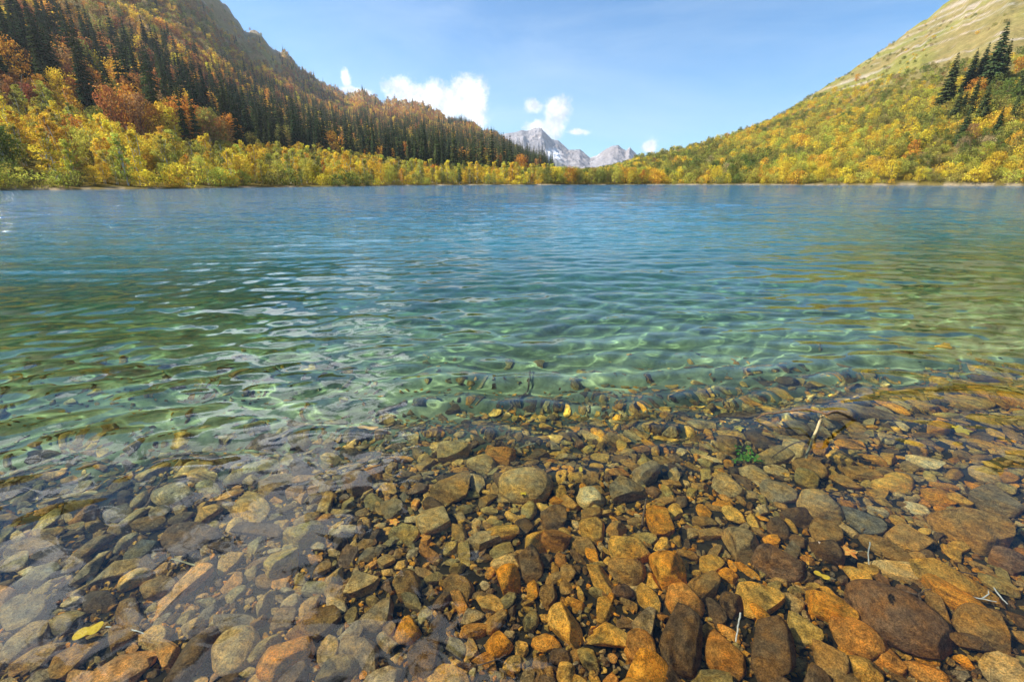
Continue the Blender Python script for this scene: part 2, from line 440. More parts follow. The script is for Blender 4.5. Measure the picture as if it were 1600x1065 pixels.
def lake_water():
    az = np.concatenate([np.linspace(-95, -54, 60, False), np.linspace(-54, 54, 600), np.linspace(54, 95, 61)[1:]])
    nr = 1000
    u = np.linspace(0, 1, nr)
    A, U = np.meshgrid(az, u)
    rmax = R0_(A) + 12
    Rr = .3 * (rmax / .3) ** U
    X, Y = Rr * np.sin(np.radians(A)), Rr * np.cos(np.radians(A))
    dr = Rr * np.log(rmax / .3) / nr
    Z = np.zeros_like(X)
    g = np.random.default_rng(77)
    comps = []
    # wavelength range (m), rms-like slope of each, number, spread of direction, mean direction of travel (towards the camera)
    for lo, hi, slope, n, spread, mean in [(.11, .22, .0065, 14, 80, 0), (.22, .45, .0235, 18, 62, 0), (.45, .9, .018, 12, 45, -4), (.9, 2.0, .013, 10, 30, -6), (2.0, 6, .007, 9, 26, 0)]:
        for i in range(n):
            lam = lo * (hi / lo) ** g.random()
            th = R(mean + spread * g.standard_normal() * .6)
            comps.append((lam, slope * (.6 + .8 * g.random()), th, g.random() * 6.283))
    wx = X + .25 * (fbm(X * .35, Y * .35, 101, 2) - .5) * 2; wy = Y + .35 * (fbm(X * .3, Y * .3, 103, 2) - .5) * 2
    s = bed_s(X, Y)
    calm = .26 + .74 * sstep(1.3, 3.1, s + .12 * np.maximum(X, 0))          # the water is stiller over the shallows
    gust = .55 + .9 * fbm(X / 16, Y / 16, 105, 3)
    rad = np.hypot(X, Y)
    for lam, slope, th, ph in comps:
        k = 6.2832 / lam
        lod = np.clip(lam / (3.0 * dr) - .7, 0, 1)
        if lam < 1.0: c = calm * gust
        else: c = calm * (.25 + .75 * sstep(4, 12, rad)) * gust
        # crests bow round the shore: direction turns with x
        turn = np.clip(-wx * .012, -.25, .25)
        kx, ky = k * np.sin(th), k * np.cos(th)
        p = kx * wx + ky * (wy - .10 * np.abs(wx) * np.exp(-rad / 12)) + ph
        sn = np.sin(p)
        Z += (slope / k) * c * lod * (sn + .18 * np.cos(2 * p))
    me = mesh_np('lake_water', np.stack([X, Y, Z], -1).reshape(-1, 3), grid_faces(*A.shape))
    d = depth_(X, Y)
    # the left side falls away sooner
    attr(me, 'depth', d.reshape(-1))
    attr(me, 'ripple', (sstep(5, 22, rad)).reshape(-1))
    N = NT('lake_water')
    da = N.attr('depth').outputs['Fac']; rp = N.attr('ripple').outputs['Fac']
    geo = N.n('ShaderNodeNewGeometry')
    # light that crosses the surface is filtered by the depth of water below it: exp(-sigma * depth), once on the way in and once on the way out
    comb = N.n('ShaderNodeCombineColor')
    for i, sg in enumerate((.50, .15, .24)):
        N.put(comb.inputs[i], N.math('EXPONENT', N.math('MULTIPLY', da, -sg * 2.5)))
    pos = geo.outputs['Position']
    # ripples of the open water, below the size of the mesh
    h1 = N.noise(N.map(pos, (1.5, 2.6, 1)), 1.0, 3, .6)
    h2 = N.noise(N.map(pos, (.30, .75, 1)), 1.0, 3, .6)
    h3 = N.noise(N.map(pos, (4.5, 8.0, 1)), 1.0, 2, .6)
    hh = N.math('ADD', N.math('ADD', N.math('MULTIPLY', h1, .30), N.math('MULTIPLY', h2, .60)), N.math('MULTIPLY', h3, .05))
    bp = N.n('ShaderNodeBump'); bp.inputs['Distance'].default_value = 1.0
    N.put(bp.inputs['Height'], hh); N.put(bp.inputs['Strength'], N.math('MULTIPLY', rp, 1.0))
    clear = N.n('ShaderNodeBsdfPrincipled')
    N.put(clear.inputs['Base Color'], comb); clear.inputs['Transmission Weight'].default_value = 1
    clear.inputs['IOR'].default_value = 1.33; clear.inputs['Roughness'].default_value = 0
    deep = N.n('ShaderNodeBsdfPrincipled'); deep.inputs['IOR'].default_value = 1.33
    N.put(deep.inputs['Roughness'], N.math('MULTIPLY', rp, .05)); N.put(deep.inputs['Normal'], bp)
    N.put(deep.inputs['Base Color'], N.ramp(N.math('DIVIDE', da, 7.0), [(.0, (.03, .10, .05)), (.16, (.005, .095, .075)), (.30, (.0005, .135, .170)), (.70, (.001, .100, .190)), (1.0, (.001, .080, .165))]))
    mur = N.math('SUBTRACT', 1.0, N.math('EXPONENT', N.math('MULTIPLY', N.math('MAXIMUM', N.math('SUBTRACT', da, .80), 0.0), -.50)))
    mx = N.n('ShaderNodeMixShader'); N.put(mx.inputs[0], mur); N.put(mx.inputs[1], clear); N.put(mx.inputs[2], deep)
    N.put(N.out.inputs[0], mx)
    o = link('lake_water', me, N.m, kind='structure', label='clear rippled lake water turning from green to deep blue')
    o.cycles.is_caustics_caster = True


lake_water()


def on_bed(px, py):
    """where the photograph's pixel meets the lake bed, through a flat refracting surface"""
    d = ray(px, py); d /= np.linalg.norm(d)
    p = np.array([0, 0, CAM_H]) + d * (CAM_H / -d[2])
    h = math.hypot(d[0], d[1]); st = h / 1.33
    d2 = np.array([d[0] / h * st, d[1] / h * st, -math.sqrt(1 - st * st)])
    t = .1
    for _ in range(30):
        q = p + d2 * t
        t += (q[2] - float(bed_z(q[0], q[1]))) * .7
    q = p + d2 * t
    return q, math.dist(q, (0, 0, CAM_H))


# ------------------------------------------------------------------ stones
def ico(sub):
    bm = bmesh.new(); bmesh.ops.create_icosphere(bm, subdivisions=sub, radius=1)
    v = np.array([p.co[:] for p in bm.verts]); f = np.array([[q.index for q in p.verts] for p in bm.faces]); bm.free()
    return v, f


ICO = {k: ico(k) for k in (1, 2, 3, 4)}


def n3(v, sc_, seed):
    return (vnoise(v[:, 0] * sc_ + seed, v[:, 1] * sc_, seed) + vnoise(v[:, 1] * sc_ + seed, v[:, 2] * sc_, seed + 1) + vnoise(v[:, 2] * sc_, v[:, 0] * sc_ + seed, seed + 2)) / 3 - .5


def rock_shape(sub, g, kind='block'):
    v, f = ICO[sub]; v = v.copy()
    if kind == 'block': cuts, lo, hi = 9, .38, .72
    elif kind == 'slab': cuts, lo, hi = 9, .48, .80
    else: cuts, lo, hi = 7, .66, .92
    if kind == 'slab':
        v[:, 2] = np.clip(v[:, 2], -.42, .42) * 1.5
    for _ in range(cuts):
        n = g.standard_normal(3)
        if kind == 'slab': n[2] *= .35
        n /= np.linalg.norm(n); d = g.uniform(lo, hi)
        s = v @ n - d
        v = v - np.where(s > 0, s * (.95 if sub > 2 else 1), 0)[:, None] * n
    if sub > 2:
        nrm = v / np.linalg.norm(v, axis=1, keepdims=True)
        sd_ = int(g.integers(1, 999))
        v = v + nrm * ((.02 if kind == 'block' else .06) * n3(v, 1.6, sd_) + .025 * n3(v, 4.5, sd_ + 5) + .02 * n3(v, 11, sd_ + 9))[:, None]
    v /= np.abs(v).max(0)
    return v, f


def stone_material(name, typ):
    N = NT(name)
    tc = N.n('ShaderNodeTexCoord'); geo = N.n('ShaderNodeNewGeometry')
    rnd = N.n('ShaderNodeObjectInfo').outputs['Random'] if typ == 'OBJECT' else N.attr('rnd').outputs['Fac']
    off = N.n('ShaderNodeCombineXYZ'); N.put(off.inputs[0], N.math('MULTIPLY', rnd, 37)); N.put(off.inputs[1], N.math('MULTIPLY', rnd, 91)); N.put(off.inputs[2], N.math('MULTIPLY', rnd, 13))
    add = N.n('ShaderNodeVectorMath', operation='ADD'); N.put(add.inputs[0], geo.outputs['Position']); N.put(add.inputs[1], off)
    pos = add.outputs[0]
    tint = N.attr('tint', 'OBJECT' if typ == 'OBJECT' else 'GEOMETRY').outputs['Color']
    warp = N.noise(pos, 6, 3, .6)
    lay = N.n('ShaderNodeTexWave', wave_type='BANDS', bands_direction='DIAGONAL')
    N.put(lay.inputs['Vector'], N.map(pos, (1.0, .5, 1.6), (0.4, .3, 0)))
    lay.inputs['Scale'].default_value = 9; lay.inputs['Distortion'].default_value = 9; lay.inputs['Detail'].default_value = 4; lay.inputs['Detail Scale'].default_value = 1.3
    n = N.noise(pos, 38, 7, .72); nb = N.noise(pos, 11, 4, .6); nf = N.noise(pos, 170, 3, .7)
    c = N.mix(N.ramp(nb, [(.40, (0, 0, 0)), (.62, (1, 1, 1))]), tint, N.mix(1.0, tint, (1.35, 1.05, .6, 1), 'MULTIPLY'))
    c = N.mix(N.ramp(warp, [(.50, (0, 0, 0)), (.66, (.6, .6, .6))]), c, N.mix(1.0, tint, (.62, .60, .60, 1), 'MULTIPLY'))
    c = N.mix(1.0, c, N.ramp(lay.outputs[1], [(.1, (.88, .88, .88)), (.55, (1.04, 1.02, 1.0)), (.95, (1.14, 1.12, 1.08))]), 'MULTIPLY')
    c = N.mix(1.0, c, N.ramp(n, [(.30, (.36, .33, .31)), (.48, (.95, .95, .95)), (.72, (1.5, 1.45, 1.35))]), 'MULTIPLY')
    c = N.mix(1.0, c, N.ramp(nf, [(.38, (.6, .6, .6)), (.62, (1.3, 1.3, 1.3))]), 'MULTIPLY')
    b = N.n('ShaderNodeBsdfDiffuse'); N.put(b.inputs[0], c)
    bp = N.n('ShaderNodeBump'); bp.inputs['Strength'].default_value = 1.0; bp.inputs['Distance'].default_value = .03
    hgt = N.math('ADD', N.math('ADD', N.math('MULTIPLY', n, 1.0), N.math('MULTIPLY', nf, .25)), N.math('MULTIPLY', lay.outputs[1], .10))
    N.put(bp.inputs['Height'], hgt); N.put(b.inputs['Normal'], bp)
    N.put(N.out.inputs[0], b)
    return N.m


M_STONE = stone_material('wet_stone', 'OBJECT')
M_PEB = stone_material('wet_pebble', 'GEOMETRY')

PAL = {'ochre': (.52, .31, .07), 'rust': (.46, .22, .05), 'brown': (.31, .19, .065), 'dark': (.15, .098, .05), 'grey': (.28, .215, .125), 'pale': (.58, .47, .28),
       'orange': (.58, .27, .035), 'purple': (.20, .12, .065), 'olive': (.33, .25, .09), 'sand': (.42, .30, .14), 'blue': (.18, .175, .15)}
PAL = {k: tuple(np.array(v) * np.array([1.32, 1.18, 1.0])) for k, v in PAL.items()}
g1 = np.random.default_rng(3)
PROTO = {}
for kind, n in (('block', 12), ('slab', 9), ('round', 5)):
    PROTO[kind] = []
    for i in range(n):
        v, f = rock_shape(4 if i < n // 2 + 1 else 3, g1, kind)
        PROTO[kind].append(mesh_np('stone_' + kind, v, f))
        PROTO[kind][-1].materials.append(M_STONE)

# photo x, y, width, height (pixels), turn in the picture plane (deg, anticlockwise), colour, shape, label
STONES = [
    (820, 765, 78, 42, 0, 'sand', 'round', 'broad sandy-brown oval stone with a tiny yellow leaf on its top'),
    (922, 780, 40, 26, 0, 'pale', 'round', 'small cream-coloured rounded stone between darker blocks'),
    (978, 768, 54, 40, -10, 'grey', 'slab', 'pale grey-tan square slab just beyond the cream rounded stone'),
    (925, 830, 38, 52, 0, 'ochre', 'round', 'upright egg-shaped ochre stone in the middle of the shallows'),
    (1035, 820, 46, 60, 15, 'orange', 'block', 'tall bright orange stone streaked with gold'),
    (990, 868, 72, 44, -8, 'ochre', 'block', 'big flat-topped ochre block with a sharp dark lower edge'),
    (978, 898, 56, 38, 0, 'brown', 'round', 'smooth brown oval cobble below the flat-topped ochre block'),
    (1045, 900, 58, 46, 0, 'orange', 'block', 'ribbed amber stone beside the smooth brown oval cobble'),
    (1068, 945, 56, 44, 0, 'rust', 'round', 'domed reddish-gold stone with a round face'),
    (1100, 922, 56, 42, -5, 'brown', 'block', 'cube-like brown stone with a black shadowed right face'),
    (1018, 940, 42, 60, 20, 'ochre', 'slab', 'curved ochre slab standing left of the domed reddish-gold stone'),
    (1065, 1006, 84, 80, 20, 'dark', 'block', 'large dark brown triangular boulder at the bottom of the picture'),
    (1130, 1026, 62, 74, 5, 'rust', 'round', 'tall rounded rust-brown boulder next to the white twig'),
    (1196, 1020, 78, 84, -10, 'dark', 'block', 'large charcoal-brown boulder right of the white twig'),
    (1160, 860, 56, 44, -8, 'sand', 'block', 'square sand-coloured stone with a black hollow at its right side'),
    (1215, 884, 76, 40, -4, 'purple', 'round', 'plum-brown flat boulder in the middle of the right shallows'),
    (1178, 938, 66, 56, -30, 'ochre', 'slab', 'golden-brown cracked slab above the charcoal-brown boulder'),
    (1146, 948, 40, 40, 0, 'dark', 'block', 'small dark block left of the golden-brown cracked slab'),
    (1005, 1050, 84, 40, 5, 'orange', 'block', 'bright amber boulder with crossing cracks cut by the bottom edge'),
    (1000, 1016, 50, 42, 0, 'rust', 'round', 'round reddish stone with an orange face above the bright amber boulder'),
    (922, 1036, 46, 30, -25, 'olive', 'slab', 'leaf-shaped olive-gold slab near the bottom edge'),
    (845, 1042, 26, 44, 0, 'brown', 'round', 'upright brown pill-shaped cobble near the bottom edge'),
    (777, 1012, 44, 30, 20, 'orange', 'block', 'bright orange brick-shaped block'),
    (775, 975, 34, 44, -10, 'brown', 'block', 'dull brown angular block above the bright orange brick-shaped one'),
    (796, 912, 40, 44, 0, 'orange', 'block', 'golden faceted stone in the middle of the shallows'),
    (830, 928, 24, 28, 0, 'orange', 'block', 'small golden pear-shaped stone beside the golden faceted one'),
    (790, 882, 50, 26, 24, 'sand', 'block', 'tilted tan block with a dark end face'),
    (752, 850, 60, 26, 8, 'sand', 'slab', 'low tan slab lit along its top edge'),
    (787, 838, 50, 28, -25, 'ochre', 'block', 'tan wedge pointing down to the right'),
    (838, 855, 40, 32, -40, 'ochre', 'block', 'ochre oblong stone leaning to the right'),
    (870, 850, 46, 30, -15, 'rust', 'block', 'reddish lozenge-shaped stone beside the leaning ochre oblong'),
    (824, 890, 44, 48, 10, 'dark', 'block', 'dark brown block standing over a deep shadow'),
    (722, 922, 54, 42, 20, 'brown', 'slab', 'broad brown slab left of the golden faceted stone'),
    (636, 990, 42, 32, 10, 'orange', 'block', 'yellow-orange block with a flat top left of the dark triangular slab'),
    (660, 1030, 56, 60, 5, 'dark', 'slab', 'dark brown triangular slab among gravel'),
    (568, 1020, 64, 64, 30, 'grey', 'slab', 'large grey-brown slab with a dull lilac sheen'),
    (510, 1025, 40, 62, 0, 'sand', 'slab', 'upright tan slab between two larger boulders'),
    (450, 1032, 86, 50, 28, 'rust', 'round', 'long reddish-tan boulder slanting up to the right'),
    (370, 1020, 70, 58, 10, 'sand', 'round', 'rounded tan boulder with a pale chipped top at the lower left'),
    (490, 985, 84, 44, 22, 'brown', 'slab', 'wide brown slab above the long reddish-tan boulder'),
    (585, 970, 66, 34, 20, 'grey', 'slab', 'grey-tan flat slab below a cluster of gravel'),
    (632, 925, 50, 34, 25, 'brown', 'block', 'brown block with a straight upper edge left of centre'),
    (570, 918, 58, 30, 5, 'sand', 'slab', 'tan flat stone under a thin white reflection'),
    (522, 908, 30, 28, 0, 'sand', 'block', 'small peach-coloured cube-shaped stone left of centre'),
    (445, 885, 56, 40, 20, 'olive', 'block', 'olive-tan block at the edge of the white reflections'),
    (412, 947, 34, 34, 0, 'sand', 'block', 'single pale tan square stone in the left shallows'),
    (480, 842, 60, 28, 18, 'olive', 'block', 'olive-brown slanting stone in the deeper left shallows'),
    (640, 835, 60, 28, 15, 'olive', 'slab', 'long low olive stone'),
    (685, 818, 60, 32, 22, 'sand', 'block', 'tan stone with a ragged upper ridge'),
    (700, 770, 70, 34, 15, 'brown', 'slab', 'smooth sunken brown slab with a bright curved glint'),
    (620, 795, 50, 26, 0, 'grey', 'slab', 'grey sunken slab left of the smooth brown one'),
    (648, 812, 28, 12, 0, 'pale', 'slab', 'thin pale grey-green flake of stone'),
    (785, 715, 42, 26, -8, 'rust', 'block', 'reddish sunken stone near the edge of the deep water'),
    (752, 728, 40, 30, 25, 'sand', 'round', 'striped tan sunken stone left of the reddish one'),
    (712, 708, 56, 26, 20, 'sand', 'slab', 'tan sunken slab farthest out toward the green water'),
    (1280, 795, 64, 40, -8, 'sand', 'round', 'pale tan rounded boulder on the right'),
    (1225, 775, 70, 30, -12, 'grey', 'slab', 'grey-tan flat slab beyond the pale tan rounded boulder'),
    (1300, 838, 60, 34, -15, 'brown', 'slab', 'brown slab with a reddish patch beside the dark wedge'),
    (1285, 868, 56, 30, -18, 'dark', 'block', 'dark wedge-shaped stone left of the orange maple leaf'),
    (1340, 815, 70, 30, -14, 'blue', 'slab', 'blue-grey tilted slab beyond the orange maple leaf'),
    (1466, 782, 40, 24, -8, 'orange', 'slab', 'ribbed orange stone in the right shallows'),
    (1440, 800, 48, 16, -6, 'pale', 'slab', 'cream-coloured flat stone in front of the ribbed orange one'),
    (1370, 802, 32, 12, -6, 'pale', 'slab', 'small whitish flat chip of stone'),
    (1515, 835, 112, 56, -28, 'brown', 'slab', 'long smooth brown boulder with a blue shadow under its right end'),
    (1560, 790, 70, 40, -22, 'grey', 'slab', 'grey-brown slab at the far right among dark water'),
    (1540, 745, 38, 24, -10, 'sand', 'round', 'single tan cobble almost lost under the blue reflection'),
    (1440, 722, 60, 16, -12, 'pale', 'slab', 'long cream flat stone sunk beyond the ribbed orange one'),
    (1340, 740, 66, 20, -10, 'brown', 'slab', 'long brown sunken slab at the right'),
    (1480, 908, 130, 40, -22, 'ochre', 'slab', 'very long golden slab with purple-brown stains'),
    (1500, 945, 110, 44, -20, 'orange', 'slab', 'golden rippled slab crossed by a dark twig'),
    (1400, 975, 150, 70, -24, 'purple', 'round', 'huge smooth plum-brown boulder at the lower right'),
    (1290, 955, 88, 44, -32, 'orange', 'slab', 'bright orange slab left of the huge plum-brown boulder'),
    (1335, 1000, 80, 44, -20, 'rust', 'round', 'reddish-brown oval boulder touching the huge plum-brown one'),
    (1250, 985, 66, 40, -35, 'olive', 'slab', 'olive-gold oblong boulder under the plum-brown flat one'),
    (1540, 985, 84, 60, -25, 'brown', 'slab', 'brown-gold slab right of the huge plum-brown boulder'),
    (1445, 1027, 42, 20, -8, 'orange', 'round', 'small golden cobble under the huge plum-brown boulder'),
    (1385, 1035, 56, 36, -12, 'rust', 'block', 'rust-coloured block below the reddish-brown oval boulder'),
    (1290, 1030, 70, 50, -28, 'brown', 'slab', 'brown slanting slab at the bottom between orange ones'),
    (1350, 1056, 60, 30, -5, 'ochre', 'block', 'ochre block cut by the bottom edge'),
    (1270, 1075, 60, 40, -5, 'dark', 'block', 'dark block cut by the bottom edge under the slanting slab'),
    (1210, 830, 40, 30, 0, 'dark', 'block', 'dark cube with a mottled top'),
    (1190, 800, 26, 18, 0, 'pale', 'block', 'pale chipped stone with a bright corner'),
    (865, 815, 40, 50, 0, 'dark', 'slab', 'upright dark slab left of the egg-shaped ochre stone'),
    (1010, 745, 50, 30, 0, 'grey', 'block', 'grey striped sunken stone at the edge of the green water'),
    (1130, 760, 56, 30, -5, 'sand', 'slab', 'tan sunken slab near the green water plant'),
    (560, 760, 44, 26, 10, 'brown', 'block', 'brown sunken stone left of centre near the deep water'),
    (585, 742, 30, 20, 10, 'rust', 'block', 'reddish-brown sunken stone beside the brown one'),
    (230, 860, 60, 24, 24, 'blue', 'slab', 'blue-grey slab dim under the left water'),
    (60, 905, 60, 28, 30, 'blue', 'slab', 'dim grey slab near the left edge'),
    (42, 1010, 84, 34, 32, 'grey', 'slab', 'long grey slab slanting up from the lower left corner'),
    (118, 1030, 88, 36, 30, 'brown', 'slab', 'long brown slab beside the yellow sunken leaf'),
    (190, 1000, 50, 26, 25, 'brown', 'block', 'brown block right of the yellow sunken leaf'),
    (250, 995, 56, 30, 15, 'sand', 'slab', 'tan slab with a twig lying on it'),
    (305, 985, 36, 20, 10, 'sand', 'block', 'small tan stone between two slabs at the lower left'),
    (45, 895, 30, 16, 20, 'pale', 'slab', 'pale flat stone near the left edge'),
    (118, 942, 34, 18, 14, 'pale', 'slab', 'yellowish flat stone above the yellow sunken leaf'),
]

NAMED = []


def place_stone(px, py, w, h, rot, colr, kind, label=None, name='stone', parent=None, j=0):
    q, dist = on_bed(px, py)
    dv = ray(px, py); depth = dist * np.dot(dv / np.linalg.norm(dv), ray(800, 532.5))
    m_per_px = depth / F_PX
    L = w * m_per_px / max(np.linalg.norm(dv), 1) ** .5
    elev = math.atan2(CAM_H - q[2], math.hypot(q[0], q[1]))
    D = h * m_per_px / math.sin(elev)
    D = min(D, L * 1.4)
    T = min(L, D) * (.36 if kind == 'slab' else .48 if kind == 'round' else .62)
    o = bpy.data.objects.new(name, random.choice(PROTO[kind][:len(PROTO[kind]) // 2 + 1] if w > 40 else PROTO[kind]))
    COL.objects.link(o)
    o.scale = (L * .56, D * .56, T)
    az = math.atan2(q[0], q[1])
    o.rotation_euler = (random.uniform(-.22, .22), random.uniform(-.22, .22), R(rot) * 1.0 - az * .55 + random.choice((0, math.pi)))
    o.location = (q[0], q[1], q[2] + T * .42)
    c = np.array(PAL[colr]) * random.uniform(.85, 1.15)
    o['tint'] = [float(t) for t in c]
    o.cycles.is_caustics_receiver = True
    if label: o['label'] = label; o['category'] = 'stone'; o['group'] = 'stones lying in the clear shallows'
    if parent: o.parent = parent
    return o, (L + D) * .27, T


for i, s in enumerate(STONES):
    o, rad, T = place_stone(*s[:7], label=s[7])
    NAMED.append((o.location.x, o.location.y, rad, T))


def scatter_stones():
    placed = [(x, y, r * .88) for x, y, r, t in NAMED]
    # keep the leaves and the twigs free of cobbles
    for px, py, rr in [(573, 669, .10), (1156, 669, .07), (1327, 857, .05), (1290, 848, .04), (908, 733, .04), (616, 812, .05), (1285, 895, .05), (137, 982, .05), (1505, 668, .09),
                       (300, 880, .03), (1163, 716, .06), (1153, 980, .02), (1006, 800, .03), (800, 698, .03), (255, 750, .05), (822, 610, .08)]:
        q, _ = on_bed(px, py); placed.append((q[0], q[1], rr))
    P = np.array(placed)
    g = np.random.default_rng(9)
    cols = ['ochre'] * 4 + ['sand'] * 3 + ['brown'] * 4 + ['olive'] * 3 + ['dark'] * 3 + ['orange', 'orange', 'rust', 'grey', 'purple']
    lowp = [rock_shape(2, g, k) for k in ['block'] * 9 + ['slab'] * 5 + ['round'] * 2]
    xs = [list(P[:, 0]), list(P[:, 1]), list(P[:, 2])]
    arr = np.zeros((9000, 3)); n = len(P); arr[:n] = P
    out = []
    for rad, tries in ((.095, 900), (.07, 2600), (.05, 4200), (.038, 7500), (.028, 9000), (.021, 9000)):
        for _ in range(tries):
            # denser where the picture looks: distance skewed to the near side
            y = .55 + 4.2 * g.random() ** 1.15
            x = g.uniform(-1, 1) * (1.35 + 1.15 * y)
            s = float(bed_s(x, y))
            fade = 1 - .97 * sstep(2.3, 3.9, s + .7 * (vnoise(x * .9, y * .9, 5) - .5))
            if g.random() > fade: continue
            big = vnoise(x * 1.1 + 5, y * 1.1, 66)
            r = rad * g.uniform(.8, 1.25)
            if rad > .05 and big < .36: continue
            d = np.hypot(arr[:n, 0] - x, arr[:n, 1] - y) - arr[:n, 2] * .80 - r * .80
            if d.min() < 0: continue
            arr[n] = (x, y, r); n += 1
            out.append((x, y, r))
            if n > 8900: break
    # the largest as seen become single stones of the bed, the rest one joined mass
    out = np.array(out)
    px, py, d = project(out[:, 0], out[:, 1], bed_z(out[:, 0], out[:, 1]) * .75)
    size = out[:, 2] / d * F_PX
    vis = (px > -5) & (px < 1605) & (py < 1075)
    order = np.argsort(-(size * vis))
    single = set(order[:300 - 0].tolist())
    V, F_, TI, RN = [], [], [], []
    nv = 0
    for i, (x, y, r) in enumerate(out):
        z = float(bed_z(x, y))
        kind = g.choice(['block', 'slab', 'round'], p=[.52, .42, .06])
        a = g.uniform(1.05, 1.7); b = g.uniform(.65, 1.0); t = g.uniform(.45, .9) * (.6 if kind == 'slab' else 1)
        cw = g.choice(cols)
        warm = .72 + .28 * sstep(-1.2, .6, x)
        c = np.array(PAL[cw]) * g.uniform(.75, 1.25)
        c = c * warm + c.mean() * np.array([1.05, 1.0, .85]) * (1 - warm)
        eul = (g.uniform(-.45, .45), g.uniform(-.45, .45), g.uniform(0, 6.28))
        if i in single:
            o = bpy.data.objects.new('stone', PROTO[kind][int(g.integers(len(PROTO[kind])))]); COL.objects.link(o)
            o.parent = BED
            o.scale = (r * a, r * b, r * t); o.rotation_euler = eul; o.location = (x, y, z + r * t * .35 + .012)
            o['tint'] = [float(q) for q in c]; o.cycles.is_caustics_receiver = True
        else:
            v, f = lowp[int(g.integers(len(lowp)))]
            m = np.array(Euler(eul).to_matrix())
            vv = (v * np.array([r * a, r * b, r * t])) @ m.T + np.array([x, y, z + r * t * .35 + .008])
            V.append(vv); F_.append(f + nv); nv += len(v)
            TI.append(np.repeat(c[None], len(v), 0)); RN.append(np.full(len(v), g.random()))
    me = mesh_np('cobbles', np.concatenate(V), np.concatenate(F_), smooth=False)
    attr(me, 'tint', np.clip(np.concatenate(TI), 0, 1), 'FLOAT_COLOR'); attr(me, 'rnd', np.concatenate(RN))
    o = link('cobbles', me, M_PEB, BED, kind='stuff'); o.cycles.is_caustics_receiver = True
    # gravel: small angular shards between and under everything
    hulls = []
    for _ in range(14):
        bm = bmesh.new()
        for p in g.standard_normal((11, 3)):
            p = p / np.linalg.norm(p) * g.uniform(.75, 1); bm.verts.new(p * np.array([1, .8, .6]))
        r_ = bmesh.ops.convex_hull(bm, input=bm.verts)
        bmesh.ops.delete(bm, geom=[e for e in r_['geom_interior'] if isinstance(e, bmesh.types.BMVert)], context='VERTS')
        bm.verts.index_update(); bm.verts.ensure_lookup_table()
        hulls.append((np.array([p.co[:] for p in bm.verts]), np.array([[q.index for q in p.verts] for p in bm.faces]))); bm.free()
    V, F_, TI, RN = [], [], [], []; nv = 0
    NG = 24000
    yy = .5 + 3.6 * g.random(NG) ** 1.3; xx = g.uniform(-1, 1, NG) * (1.3 + 1.15 * yy)
    ss = bed_s(xx, yy); keep = g.random(NG) < 1 - .9 * sstep(2.3, 3.9, ss)
    zz = bed_z(xx, yy)
    for x, y, z, k in zip(xx, yy, zz, keep):
        if not k: continue
        r = .009 + .014 * g.random() ** 2 + .004 * y
        v, f = hulls[int(g.integers(14))]
        m = np.array(Euler((g.uniform(0, 6), g.uniform(0, 6), g.uniform(0, 6))).to_matrix())
        V.append((v * r) @ m.T + np.array([x, y, z + .004 + r * .3 * g.random()])); F_.append(f + nv); nv += len(v)
        c = np.array(PAL[g.choice(cols)]) * g.uniform(.6, 1.2)
        TI.append(np.repeat(c[None], len(v), 0)); RN.append(np.full(len(v), g.random()))
    me = mesh_np('gravel', np.concatenate(V), np.concatenate(F_), smooth=False)
    attr(me, 'tint', np.clip(np.concatenate(TI), 0, 1), 'FLOAT_COLOR'); attr(me, 'rnd', np.concatenate(RN))
    o = link('gravel', me, M_PEB, BED, kind='stuff'); o.cycles.is_caustics_receiver = True
    print('STONES', len(out), 'gravel', len(RN))


scatter_stones()


# ------------------------------------------------------------------ twigs, branch, fallen leaves, water plant
def tube(pts, radii, sides=7):
    pts = np.array(pts, float); n = len(pts)
    tg = np.gradient(pts, axis=0); tg /= np.linalg.norm(tg, axis=1, keepdims=True)
    V = []
    for p, t, r in zip(pts, tg, radii):
        u = np.cross(t, [.1, .2, 1]); u /= np.linalg.norm(u); w = np.cross(t, u)
        for k in range(sides):
            a = 6.2832 * k / sides
            V.append(p + r * (math.cos(a) * u + math.sin(a) * w))
    F = []
    for i in range(n - 1):
        for k in range(sides):
            F.append((i * sides + k, i * sides + (k + 1) % sides, (i + 1) * sides + (k + 1) % sides, (i + 1) * sides + k))
    return np.array(V), np.array(F)


def join(parts):
    V, F, nv = [], [], 0
    for v, f in parts:
        V.append(v); F.append(f + nv); nv += len(v)
    return np.concatenate(V), np.concatenate(F)


def wood_mat(name, c1, c2):
    N = NT(name); g = N.n('ShaderNodeNewGeometry')
    n = N.noise(g.outputs['Position'], 60, 4, .6)
    b = N.n('ShaderNodeBsdfDiffuse'); N.put(b.inputs[0], N.ramp(n, [(.3, c1), (.7, c2)])); N.put(N.out.inputs[0], b)
    return N.m


M_BARK = wood_mat('wet_bark', (.06, .035, .02), (.20, .12, .07))
M_PALE = wood_mat('bleached_wood', (.38, .33, .27), (.66, .60, .52))
M_TAN = wood_mat('tan_wood', (.26, .19, .09), (.45, .36, .20))


def curve_pts(ctrl, n=14, wob=.0, g=None):
    ctrl = np.array(ctrl, float); t = np.linspace(0, len(ctrl) - 1, n)
    out = []
    for q in t:
        i = min(int(q), len(ctrl) - 2); f = q - i
        p0 = ctrl[max(i - 1, 0)]; p1 = ctrl[i]; p2 = ctrl[i + 1]; p3 = ctrl[min(i + 2, len(ctrl) - 1)]
        out.append(.5 * ((2 * p1) + (-p0 + p2) * f + (2 * p0 - 5 * p1 + 4 * p2 - p3) * f * f + (-p0 + 3 * p1 - 3 * p2 + p3) * f ** 3))
    out = np.array(out)
    if wob: out += (g or rng).standard_normal(out.shape) * wob
    return out


